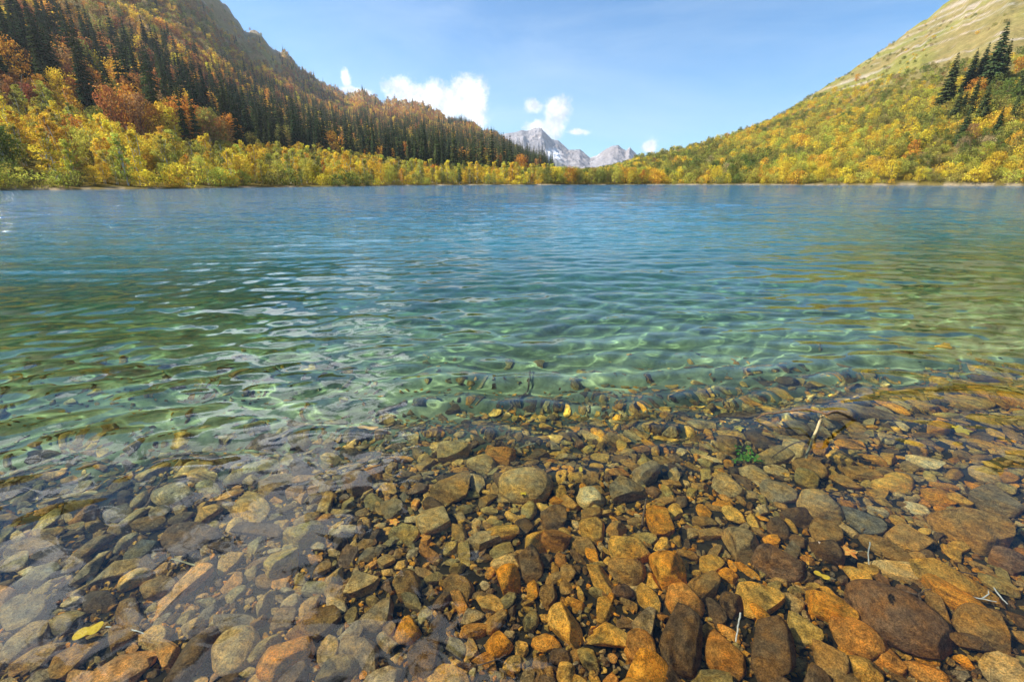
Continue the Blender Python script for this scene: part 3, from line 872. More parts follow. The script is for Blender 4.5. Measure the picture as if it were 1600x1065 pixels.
def pix3(px, py, above=.05):
    q, d = on_bed(px, py); q = q.copy(); q[2] += above
    # lift towards the camera so that it stays on the same line of sight
    k = above / max(1.5 - q[2], .1)
    q[0] *= 1 - k * .7; q[1] *= 1 - k * .7
    return q


def air3(px, py, z):
    d = ray(px, py); t = (CAM_H - z) / -d[2]
    return np.array([0, 0, CAM_H]) + d * t


def twig(paths, mat, label, under=True):
    parts = []
    for ctrl, r0, r1 in paths:
        p = curve_pts([pix3(*c) for c in ctrl], 4 * len(ctrl), .0008)
        parts.append(tube(p, np.linspace(r0, r1, len(p))))
    v, f = join(parts); base = v.mean(0)
    me = mesh_np('twig', v - base, f); me.materials.append(mat)
    o = link('twig', me, None, label=label, category='twig'); o.location = base
    o.cycles.is_caustics_receiver = True


def build_branch():
    root = empty('branch', (0, 0, 0), label='forked brown branch breaking the surface above the green water plant', category='branch')
    def part(name, pts, r0, r1, mat=M_BARK, par=root):
        p = curve_pts(pts, 5 * len(pts), .0015); v, f = tube(p, np.linspace(r0, r1, len(p)))
        me = mesh_np(name, v, f); me.materials.append(mat); o = link(name, me, None, par); o.cycles.is_caustics_receiver = True; return o
    part('stem', [pix3(1255, 722, .04), air3(1268, 692, -.05), air3(1281, 660, .07), air3(1284, 648, .12)], .007, .0105, M_TAN)
    part('bough', [pix3(1135, 675, .02), air3(1180, 655, -.02), air3(1215, 645, .05), air3(1262, 640, .09), air3(1290, 646, .115), air3(1310, 644, .10), air3(1345, 662, -.03)], .003, .010)
    part('side_shoot', [air3(1275, 688, -.04), air3(1240, 700, -.06), pix3(1200, 715, .03)], .006, .003)
    part('side_shoot', [pix3(1100, 695, .02), pix3(1135, 678, .04), air3(1180, 656, -.02)], .002, .003)


build_branch()
twig([([(1347, 932, .06), (1390, 916, .07), (1432, 925, .06), (1450, 918, .06), (1480, 916, .06), (1508, 924, .06)], .0045, .002),
      ([(1437, 925, .06), (1440, 945, .05), (1445, 965, .04), (1457, 975, .03)], .005, .003)], M_BARK, 'dark crooked twig lying across the golden rippled slab')
twig([([(1508, 926, .06), (1532, 931, .06), (1558, 936, .06)], .004, .002), ([(1535, 931, .06), (1545, 924, .06), (1546, 918, .07)], .003, .0015)], M_PALE, 'white hooked twig on the golden rippled slab')
twig([([(1149, 1000, .05), (1153, 980, .06), (1158, 955, .09)], .0025, .0038)], M_PALE, 'short white upright twig between the rust-brown and charcoal boulders')
twig([([(1358, 885, .03), (1357, 862, .09), (1362, 840, .14)], .002, .003)], M_PALE, 'thin white twig standing up beside the orange maple leaf')
twig([([(268, 870, .04), (300, 880, .04), (334, 893, .05)], .004, .006)], M_TAN, 'straight tan stick sunk under the white reflections')
twig([([(165, 978, .05), (200, 981, .05), (225, 988, .05)], .003, .002)], M_PALE, 'thin pale twig right of the yellow sunken leaf')
twig([([(20, 972, .04), (28, 980, .04), (36, 983, .04)], .004, .003)], M_PALE, 'tiny pale stick end near the left edge')
twig([([(240, 772, .03), (250, 756, .04), (258, 738, .05)], .008, .004), ([(240, 772, .03), (225, 790, .03), (180, 822, .03)], .008, .005)], M_BARK, 'dark bent stick on the deep left bed')
twig([([(745, 1038, .05), (775, 1030, .06), (790, 1022, .06)], .0028, .0018)], M_BARK, 'fine dark twig under the bright orange brick-shaped block')
twig([([(1003, 818, .04), (1006, 795, .09), (1010, 775, .10)], .007, .004)], M_BARK, 'short brown stub of wood standing between stones in the middle')
twig([([(775, 701, .03), (800, 698, .05), (835, 693, .05)], .004, .0025)], M_TAN, 'thin curved tan twig at the edge of the green water')
twig([([(810, 632, .03), (822, 610, .05), (828, 590, .06), (826, 575, .06)], .012, .006), ([(815, 622, .03), (790, 640, .03), (770, 648, .03)], .008, .005)], M_BARK, 'dark sunken branch on the green bed in the middle')
twig([([(1468, 893, .06), (1500, 890, .06), (1535, 896, .05)], .0045, .003)], M_BARK, 'straight brown twig along the top of the very long golden slab')
twig([([(1552, 912, .05), (1565, 930, .05), (1575, 940, .05)], .0035, .003)], M_PALE, 'pale splinter of wood near the right edge')


def leaf_mat(name, c1, c2):
    N = NT(name); g = N.n('ShaderNodeNewGeometry')
    n = N.noise(g.outputs['Position'], 90, 3, .6)
    c = N.ramp(n, [(.35, c1), (.6, c2)])
    b = N.n('ShaderNodeBsdfDiffuse'); N.put(b.inputs[0], c)
    N.put(N.out.inputs[0], b)
    return N.m


M_LY = leaf_mat('yellow_leaf', (.55, .30, .02), (.68, .42, .04))
M_LO = leaf_mat('orange_leaf', (.75, .16, .03), (.85, .42, .08))
M_LB = leaf_mat('pinkish_leaf', (.62, .38, .24), (.75, .52, .36))


def fallen_leaf(px, py, size, mat, shape, label, above=.07, rot=0):
    q = pix3(px, py, above)
    n = 40; V = [(0, 0, .08)]
    for k in range(n):
        a = 6.2832 * k / n
        if shape == 'maple': r = .55 + .45 * abs(math.cos(2.5 * a)) ** 1.5 + .06 * math.cos(15 * a)
        else: r = .38 + .62 * abs(math.cos(a)) ** 1.6
        V.append((r * math.cos(a), r * math.sin(a), .10 * math.cos(3 * a) + (0 if shape == 'maple' else .12 * math.cos(a) ** 2)))
    V = np.array(V) * size; F = np.array([(0, 1 + k, 1 + (k + 1) % n) for k in range(n)])
    v2 = V - np.array([0, 0, .0015]); V = np.concatenate([V, v2]); F = np.concatenate([F, F[:, ::-1] + n + 1])
    root = empty('fallen_leaf', q, label=label, category='leaf'); root.rotation_euler = (random.uniform(-.2, .2), random.uniform(-.2, .2), R(rot))
    o = link('blade', mesh_np('leaf_blade', V, F), mat, root); o.cycles.is_caustics_receiver = True
    p = np.array([[size * .5, 0, .004], [size * 1.1, .002, .004], [size * 1.7, size * .15, .006]])
    v, f = tube(curve_pts(p, 8), np.linspace(.0018, .001, 8), 5)
    o = link('stalk', mesh_np('leaf_stalk', v, f), M_TAN, root); o.cycles.is_caustics_receiver = True


fallen_leaf(1327, 857, .040, M_LO, 'maple', 'orange and red maple leaf among stones right of the dark wedge', .10)
fallen_leaf(1290, 848, .028, M_LB, 'maple', 'pinkish leaf scrap lying left of the orange maple leaf', .11, 40)
fallen_leaf(137, 982, .048, M_LY, 'oval', 'bright yellow oval leaf sunk at the lower left', .10, 30)
fallen_leaf(573, 669, .085, M_LO, 'oval', 'orange leaf sunk in the green water left of centre', .05, 5)
fallen_leaf(818, 764, .022, M_LY, 'maple', 'tiny yellow leaf lying on the broad sandy-brown oval stone', .13, 20)
fallen_leaf(908, 733, .022, M_LY, 'oval', 'small upright yellow leaf beyond the cream rounded stone', .10, 80)
fallen_leaf(1156, 669, .040, M_LY, 'maple', 'yellow leaf sunk under the left arm of the forked branch', .06, 50)
fallen_leaf(1505, 668, .055, M_LY, 'maple', 'yellow leaf glinting in the dark water far right', .05, 50)
fallen_leaf(616, 812, .030, M_LO, 'maple', 'orange-white leaf scrap beside the thin pale flake of stone', .10, 10)
fallen_leaf(1285, 895, .030, M_LY, 'oval', 'yellow curled leaf right of the plum-brown flat boulder', .09, -30)


def water_plant():
    q = pix3(1163, 716, .05)
    N = NT('plant_green'); b = N.n('ShaderNodeBsdfDiffuse'); b.inputs[0].default_value = (.09, .20, .02, 1); N.put(N.out.inputs[0], b)
    root = empty('water_plant', q, label='small tuft of green water weed at the edge of the stones', category='plant')
    g = np.random.default_rng(2)
    for k in range(16):
        a = g.uniform(0, 6.28); L = g.uniform(.04, .09); c0 = np.array([g.uniform(-.07, .07), g.uniform(-.03, .03), 0])
        p = curve_pts([c0, c0 + [math.cos(a) * L * .3, math.sin(a) * L * .3, L * .6], c0 + [math.cos(a) * L * .7, math.sin(a) * L * .7, L]], 6)
        v, f = tube(p, [.0012] * 6, 4); parts = [(v, f)]
        for m in range(7):
            c = p[-1 - m % 4] + g.standard_normal(3) * .004; u = g.standard_normal(3); u /= np.linalg.norm(u); w = np.cross(u, [0, 0, 1.]); w /= np.linalg.norm(w) + 1e-6
            l = .014
            vv = np.array([c, c + u * l + w * l * .5, c + u * 2 * l, c + u * l - w * l * .5]); parts.append((vv, np.array([[0, 1, 2, 3]])))
        o = link('sprig', mesh_np('sprig', *join(parts)), N.m, root); o.cycles.is_caustics_receiver = True


water_plant()


# ------------------------------------------------------------------ trees
def foliage_mat(name, transl=.35):
    N = NT(name)
    t = N.attr('tint', 'INSTANCER').outputs['Color']; v = N.attr('v').outputs['Fac']
    hs = N.n('ShaderNodeHueSaturation'); N.put(hs.inputs['Color'], t); hs.inputs['Saturation'].default_value = .97
    N.put(hs.inputs['Hue'], N.math('ADD', .5, N.math('MULTIPLY', N.math('SUBTRACT', v, .5), .05)))
    N.put(hs.inputs['Value'], N.math('ADD', .62, N.math('MULTIPLY', v, .76)))
    d = N.n('ShaderNodeBsdfDiffuse'); N.put(d.inputs[0], hs)
    tr = N.n('ShaderNodeBsdfTranslucent'); N.put(tr.inputs[0], hs)
    m = N.n('ShaderNodeMixShader'); m.inputs[0].default_value = transl; N.put(m.inputs[1], d); N.put(m.inputs[2], tr)
    N.put(N.out.inputs[0], m)
    return N.m


M_LEAF = foliage_mat('autumn_foliage', .4)
M_NEEDLE = foliage_mat('needle_foliage', .12)
M_TRUNK = wood_mat('tree_bark', (.10, .075, .05), (.22, .17, .12))
M_BIRCH = wood_mat('birch_bark', (.40, .37, .32), (.62, .58, .52))


def leaf_quads(c, nrm, size, g):
    n = len(c)
    u = np.cross(nrm, g.standard_normal((n, 3))); u /= np.linalg.norm(u, axis=1, keepdims=True)
    w = np.cross(nrm, u); w /= np.linalg.norm(w, axis=1, keepdims=True)
    s = (size * g.uniform(.6, 1.3, n))[:, None]
    V = np.stack([c - u * s, c + w * s * .55, c + u * s, c - w * s * .55], 1).reshape(-1, 3)
    return V, np.arange(4 * n).reshape(n, 4)


def broadleaf(g, h, w, nl, per, leaf, base=.15, trunk=M_TRUNK, top=1.0, stems=1):
    """crown of leaf clumps on limbs; returns (crown mesh, trunk mesh), both in metres with the foot at 0"""
    cz0, cz1 = h * base, h
    C, Rc = [], []
    for k in range(nl):
        t = (k + .5) / nl
        z = cz0 + (cz1 - cz0) * (t ** .9) * .92
        q = (z - cz0) / (cz1 - cz0)
        prof = (math.sin(math.pi * min(1, q * .86 + .16)) ** .6) * (1 if top >= 1 else (1 - q * (1 - top)))
        a = k * 2.4 + g.uniform(-.5, .5); rr = w * .5 * prof * g.uniform(.25, .98)
        C.append((rr * math.cos(a), rr * math.sin(a), z + g.uniform(-.03, .03) * h)); Rc.append(w * g.uniform(.10, .27) * (.7 + .5 * prof))
    P, Nn, Vv = [], [], []
    for c, r in zip(C, Rc):
        d = g.standard_normal((per, 3)); d /= np.linalg.norm(d, axis=1, keepdims=True)
        d[:, 2] = d[:, 2] * .9 + .12
        rad = r * g.uniform(.55, 1.12, per)[:, None]
        P.append(np.array(c) + d * rad * np.array([1, 1, .85])); nn = d + g.standard_normal((per, 3)) * .75
        Nn.append(nn / np.linalg.norm(nn, axis=1, keepdims=True)); Vv.append(np.clip(g.uniform(.2, .8) + g.standard_normal(per) * .16, 0, 1))
    P = np.concatenate(P); P[:, 2] = np.maximum(P[:, 2], .05)
    V, F = leaf_quads(P, np.concatenate(Nn), leaf, g)
    me = mesh_np('crown', V, F, False); attr(me, 'v', np.repeat(np.concatenate(Vv), 4)); me.materials.append(M_LEAF)
    parts = []
    for s in range(stems):
        ox, oy = (0, 0) if stems == 1 else (g.uniform(-.15, .15) * w, g.uniform(-.15, .15) * w)
        tp = curve_pts([(ox, oy, -.6), (ox + g.uniform(-.02, .02) * h, oy, h * .3), (ox * 1.5, oy + g.uniform(-.03, .03) * h, h * .62), (ox * 2, oy * 2, h * .88)], 9)
        rr = h * .016 / stems ** .4
        parts.append(tube(tp, np.linspace(rr, rr * .2, 9), 6))
    for c in C[::2]:
        z0 = max(c[2] * .62, h * .1)
        parts.append(tube(curve_pts([(0, 0, z0), (c[0] * .5, c[1] * .5, (z0 + c[2]) / 2 - .02 * h), c], 5), np.linspace(h * .006, h * .002, 5), 4))
    tm = mesh_np('trunk', *join(parts)); tm.materials.append(trunk)
    return me, tm


def conifer(g, h, rbase, whorls, per, detail=1, bare=.06, slim=.85):
    V, F, Vv = [], [], []; nv = 0
    for k in range(whorls):
        t = (k + g.uniform(-.3, .3)) / whorls; t = min(max(t, 0), .985)
        z = h * (bare + (1 - bare) * t)
        Lw = rbase * (1 - t) ** slim * (1.0 if t > .12 else .75 + 2 * t)
        nb = max(4, int(per * (1 - .45 * t)))
        a0 = g.uniform(0, 6.28)
        for b in range(nb):
            a = a0 + 6.2832 * b / nb + g.uniform(-.25, .25); L = max(.25, Lw * g.uniform(.62, 1.18))
            dx, dy = math.cos(a), math.sin(a); sx, sy = -dy, dx
            sag = L * g.uniform(.18, .42); wd = L * g.uniform(.20, .30) + .12
            zz = z + g.uniform(-.25, .25)
            s = [(0, 0, 0.0, .02), (.42, -.35, 1.0, .0), (.78, -.85, .72, .0), (1.0, -.88, .06, .0)]
            for q, (rr, dz, ww, _) in enumerate(s):
                cx, cy, cz = dx * L * rr, dy * L * rr, zz + sag * dz
                V += [(cx + sx * wd * ww, cy + sy * wd * ww, cz - wd * ww * .55), (cx, cy, cz + .02), (cx - sx * wd * ww, cy - sy * wd * ww, cz - wd * ww * .55)]
            for q in range(3):
                i = nv + q * 3
                F += [(i, i + 1, i + 4, i + 3), (i + 1, i + 2, i + 5, i + 4)]
            nv += 12; vv = g.uniform(0, 1); Vv += [vv] * 12
            if detail:
                for m in range(5):     # hanging sprays
                    rr = g.uniform(.35, 1.0); si = g.uniform(-1, 1) * wd * .8
                    c = np.array([dx * L * rr + sx * si, dy * L * rr + sy * si, zz - sag * .9 * rr])
                    e = np.array([dx * .28 + sx * g.uniform(-.3, .3), dy * .28 + sy * g.uniform(-.3, .3), -.35]) * (.5 + L * .35)
                    pw = np.array([sx, sy, 0]) * (.10 + L * .06)
                    V += [tuple(c - pw), tuple(c + pw), tuple(c + e * .8 + pw * .5), tuple(c + e)]
                    F.append((nv, nv + 1, nv + 2, nv + 3)); nv += 4; Vv += [np.clip(vv + g.uniform(-.3, .3), 0, 1)] * 4
    V += [(.1, 0, h * .95), (-.1, .1, h * .95), (-.05, -.1, h * .95), (0, 0, h * 1.02)]; F.append((nv, nv + 1, nv + 2, nv + 3)); Vv += [.5] * 4
    me = mesh_np('crown', np.array(V), np.array(F), False); attr(me, 'v', np.array(Vv)); me.materials.append(M_NEEDLE)
    v, f = tube(curve_pts([(0, 0, -1), (0, 0, h * .5), (0, 0, h)], 6), np.linspace(h * .014, .03, 6), 6)
    tm = mesh_np('trunk', v, f); tm.materials.append(M_TRUNK)
    return me, tm


g2 = np.random.default_rng(21)
KINDS = {
    'spruce': [conifer(g2, 26, 3.7, 30, 9) for _ in range(4)],
    'fir': [conifer(g2, 30, 6.0, 32, 13, 1, .03, .72) for _ in range(2)],
    'broad': [broadleaf(g2, 11, 8.5, 26, 62, .27) for _ in range(4)],
    'birch': [broadleaf(g2, 12, 4.6, 20, 60, .26, .12, M_BIRCH, .55, 2) for _ in range(4)],
    'shrub': [broadleaf(g2, 4.2, 6.2, 13, 70, .22, .02, M_TRUNK, 1, 3) for _ in range(3)],
}
BASE_H = {'spruce': 26, 'fir': 30, 'broad': 11, 'birch': 12, 'shrub': 4.2}


def merged(pair):
    """crown and trunk in one mesh, for the far mass"""
    bm = bmesh.new(); a, b = pair
    bm.from_mesh(a); n = len(bm.faces); bm.from_mesh(b)
    bm.faces.ensure_lookup_table()
    for f in bm.faces[n:]: f.material_index = 1
    me = bpy.data.meshes.new('far_tree'); bm.to_mesh(me); bm.free()
    me.materials.append(a.materials[0]); me.materials.append(b.materials[0])
    return me


FAR = {
    'spruce': [merged(conifer(g2, 26, 3.5, 24, 8, 0)) for _ in range(3)],
    'broad': [merged(broadleaf(g2, 11, 8.5, 18, 30, .42)) for _ in range(4)],
    'birch': [merged(broadleaf(g2, 12, 4.8, 13, 34, .42, .1, M_BIRCH, .6, 1)) for _ in range(2)],
    'shrub': [merged(broadleaf(g2, 4.2, 6.2, 14, 26, .30, .02)) for _ in range(3)],
}


def inpoly(px, py, poly):
    inside = np.zeros(len(px), bool); n = len(poly)
    for i in range(n):
        x1, y1 = poly[i]; x2, y2 = poly[(i + 1) % n]
        if y1 == y2: continue
        c = ((y1 > py) != (y2 > py)) & (px < (x2 - x1) * (py - y1) / (y2 - y1) + x1)
        inside ^= c
    return inside


# foliage colours
LEAVES_ = {'yellow': (.68, .50, .035), 'gold': (.66, .40, .03), 'orange': (.52, .23, .025), 'rust': (.34, .125, .035), 'olive': (.26, .25, .05), 'green': (.14, .18, .035),
          'lime': (.44, .42, .06), 'brown': (.25, .14, .055), 'redbrown': (.27, .095, .045), 'tan': (.38, .29, .13)}
LEAVES = LEAVES_
LEAVES.update(gold=(.68, .44, .03), orange=(.60, .28, .03), rust=(.42, .17, .045), redbrown=(.34, .12, .05), brown=(.33, .19, .07))
g3 = np.random.default_rng(33)


def candidates(az0, az1, lo, hi, n):
    """points on the land, even per area, between lo and hi metres behind the shore"""
    az = g3.uniform(az0, az1, n)
    r0 = R0_(az)
    r = np.sqrt(g3.uniform(0, 1, n) * ((r0 + hi) ** 2 - (r0 + lo) ** 2) + (r0 + lo) ** 2)
    return az, r


def thin(x, y, sp, dens):
    """keep points at least sp apart, by grid cell"""
    cell = {}
    keep = np.zeros(len(x), bool)
    kx, ky = np.floor(x / sp).astype(int), np.floor(y / sp).astype(int)
    for i in range(len(x)):
        k = (kx[i], ky[i])
        if k in cell: continue
        cell[k] = 1; keep[i] = True
    return keep


trees = []     # (kind, x, y, z, height scale, width scale, colour name, zone)

# --- left side
CONI = [(-600, 30), (-300, 10), (0, 5), (40, 12), (100, 45), (200, 84), (260, 92), (330, 108), (420, 128), (470, 140), (530, 163), (620, 190), (700, 206), (740, 200), (790, 222), (858, 268), (858, 279),
        (800, 279), (700, 276), (640, 271), (560, 264), (480, 258), (400, 254), (330, 248), (240, 238), (180, 222), (150, 196), (80, 168), (0, 150), (-300, 160), (-600, 165)]
az, r = candidates(-64, 5, 3, 1420, 90000)
x, y = r * np.sin(np.radians(az)), r * np.cos(np.radians(az)); z = ground(az, r)
px, py, dd = project(x, y, z)
t = (r - R0_(az)) / (R1_(az) - R0_(az))
con = inpoly(px + 20 * (vnoise(x / 40, y / 40, 8) - .5), py + 16 * (vnoise(x / 30, y / 30, 9) - .5), CONI)
ok = t < 1.02
pn = fbm(x / 45, y / 45, 201, 3)
kc = con & ok & (g3.random(len(x)) < .87)
idx = np.where(kc)[0]; idx = idx[thin(x[idx], y[idx], 7.0, 1)]
for i in idx:
    if py[i] < -140: continue
    top = np.interp(px[i], [0, 100, 200, 330, 470, 530, 620, 700, 790], [5, 45, 84, 108, 140, 163, 190, 206, 222]); bot = np.interp(px[i], [0, 80, 150, 180, 240, 330, 480, 640, 858], [150, 168, 196, 222, 238, 248, 258, 271, 279])
    q = (py[i] - top) / max(bot - top, 1)
    sprp = .52 + .40 * min(1, max(0, q) * 1.3) - .38 * (pn[i] > .57) + (.10 if px[i] > 560 or (px[i] < 130 and pn[i] < .57) else 0)
    if g3.random() < sprp:
        hs = g3.uniform(.6, 1.25) * (1 if r[i] < 800 else .85)
        trees.append(('spruce', x[i], y[i], z[i], hs, g3.uniform(.85, 1.15) * hs, 'spruce', 'conifer belt'))
    else:
        c = g3.choice(['orange', 'rust', 'gold', 'brown', 'olive', 'redbrown', 'yellow'], p=[.22, .2, .16, .14, .12, .08, .08])
        hs = g3.uniform(1.1, 1.7); trees.append(('broad', x[i], y[i], z[i], hs, hs * .8, c, 'conifer belt'))
rest = (~con) & ok
below = rest & (py > np.interp(px, [-600, 0, 80, 150, 180, 240, 330, 400, 480, 560, 640, 700, 858], [165, 150, 168, 196, 222, 238, 248, 254, 258, 264, 271, 276, 279]) - 2)
idx = np.where(below)[0]
idx = idx[thin(x[idx], y[idx], 3.9, 1)]
for i in idx:
    edge = r[i] - R0_(az[i])
    if px[i] < 200:
        c = g3.choice(['yellow', 'gold', 'orange', 'lime', 'olive', 'green'], p=[.36, .26, .12, .12, .10, .04])
        if py[i] < 178: c = g3.choice(['orange', 'rust', 'gold', 'redbrown', 'brown'])
    else:
        c = g3.choice(['yellow', 'lime', 'gold', 'olive', 'orange', 'green'], p=[.40, .22, .20, .12, .03, .03])
    if edge < 6:
        hs = g3.uniform(.5, 1.25); c = g3.choice(['lime', 'yellow', 'green', 'olive', 'gold'], p=[.3, .3, .15, .15, .1])
        trees.append(('shrub', x[i], y[i], z[i], hs, hs * 1.1, c, 'shore'))
    elif g3.random() < .62:
        hs = g3.uniform(.42, 1.0); trees.append(('birch', x[i], y[i], z[i], hs, hs * g3.uniform(.9, 1.25), c if g3.random() < .75 else 'lime', 'shore'))
    else:
        hs = g3.uniform(.38, .9); trees.append(('broad', x[i], y[i], z[i], hs, hs * g3.uniform(.8, 1.15), c, 'shore'))
above = rest & ~below
idx = np.where(above)[0]; idx = idx[thin(x[idx], y[idx], 8.4, 1)]
for i in idx:
    if py[i] < -60: continue
    dens = .95 - .85 * sstep(.45, .85, t[i] + .5 * (pn[i] - .5)) * (px[i] < 440)
    if g3.random() > dens: continue
    redz = px[i] > 520 or (110 < py[i]) or pn[i] > .52
    c = g3.choice(['rust', 'orange', 'brown', 'redbrown', 'gold', 'olive', 'tan'], p=[.22, .12, .18, .08, .12, .16, .12]) if redz else g3.choice(['gold', 'orange', 'olive', 'tan', 'rust', 'brown'], p=[.22, .12, .22, .20, .10, .14])
    if px[i] > 700 and py[i] > 190 or g3.random() < .05:
        hs = g3.uniform(.5, .85); trees.append(('spruce', x[i], y[i], z[i], hs, hs, 'spruce', 'upper slope')); continue
    hs = g3.uniform(.75, 1.25) * (1 - .45 * sstep(.6, .95, t[i])); trees.append(('broad', x[i], y[i], z[i], hs, hs * 1.05, c, 'upper slope'))

# --- valley and right side
az, r = candidates(4, 62, 3, 760, 80000)
x, y = r * np.sin(np.radians(az)), r * np.cos(np.radians(az)); z = ground(az, r)
px, py, dd = project(x, y, z)
t = (r - R0_(az)) / (R1_(az) - R0_(az))
lim = np.interp(px, [850, 1150, 1200, 1250, 1350, 1450, 1600, 2000], [0, 150, 176, 168, 146, 118, 92, 40])
pn = fbm(x / 40, y / 40, 301, 3); pm = fbm(x / 90, y / 90, 311, 3)
tree_line = lim + 26 * (pm - .5)
ok = (t < 1.0)
tree_line = tree_line + 34 * np.abs(g3.standard_normal(len(px))) * (g3.random(len(px)) < .8) - 12
wood = ok & (py > tree_line)
idx = np.where(wood)[0]; idx = idx[thin(x[idx], y[idx], 4.6, 1)]
for i in idx:
    c = g3.choice(['olive', 'lime', 'yellow', 'gold', 'green', 'orange', 'tan', 'brown'], p=[.40, .20, .06, .04, .23, .01, .04, .02])
    if pn[i] > .58: c = g3.choice(['gold', 'yellow', 'orange', 'lime'], p=[.18, .30, .03, .49])
    elif pn[i] < .38: c = g3.choice(['green', 'olive', 'lime'], p=[.4, .45, .15])
    if g3.random() < .10: continue
    up = py[i] < tree_line[i] + 50
    if px[i] < 1000 or (not up and g3.random() < .35):
        hs = g3.uniform(.45, .85); trees.append(('broad', x[i], y[i], z[i], hs, hs, c, 'right slope'))
    else:
        hs = g3.uniform(.45, 1.3) * (.8 if up else 1); trees.append(('shrub', x[i], y[i], z[i], hs * g3.uniform(.8, 1.3), hs, c, 'right slope'))
scrub = ok & (py <= tree_line) & (pn > .50)
idx = np.where(scrub)[0]; idx = idx[thin(x[idx], y[idx], 8, 1)]
for i in idx:
    if g3.random() < (.75 if py[i] > tree_line[i] - 40 else .3) and py[i] > 25:
        hs = g3.uniform(.35, .7); trees.append(('shrub', x[i], y[i], z[i], hs, hs, g3.choice(['olive', 'green', 'olive', 'tan', 'gold']), 'right slope'))

NEED = [(.042, .064, .022), (.028, .046, .020), (.058, .072, .022)]


def tint_of(kind, c):
    if kind in ('spruce', 'fir'): b = np.array(NEED[int(g3.integers(3))]) * g3.uniform(.65, 1.5)
    else: b = np.array(LEAVES[c]) * g3.uniform(.8, 1.12) * np.array([1, g3.uniform(.88, 1.1), 1])
    return [float(q) for q in b]


def plant(kind, name, x, y, z, hs, ws, tint, label, cat, group=None, proto=None):
    root = empty(name, (x, y, z), label=label, category=cat)
    if group: root['group'] = group
    root.scale = (ws, ws, hs); root.rotation_euler = (0, 0, float(g3.uniform(0, 6.28)))
    cr, tr = KINDS[kind][int(g3.integers(len(KINDS[kind]))) if proto is None else proto]
    link('trunk', tr, None, root); o = link('crown', cr, None, root); o['tint'] = tint
    return root


def at_slope(px, base_py):
    """the land point seen at a pixel: march along the line of sight"""
    d = ray(px, base_py); a = math.degrees(math.atan2(d[0], d[1])); k = d[2] / math.hypot(d[0], d[1])
    rr = np.arange(float(R0_(a)) + 2, float(R1_(a)) * 1.05, .5)
    zz = ground(np.full_like(rr, a), rr)
    hit = np.where(zz >= CAM_H + k * rr)[0]
    r_ = rr[hit[0]] if len(hit) else rr[-1]
    z_ = float(ground(np.array([a]), np.array([r_]))[0])
    return r_ * math.sin(R(a)), r_ * math.cos(R(a)), z_


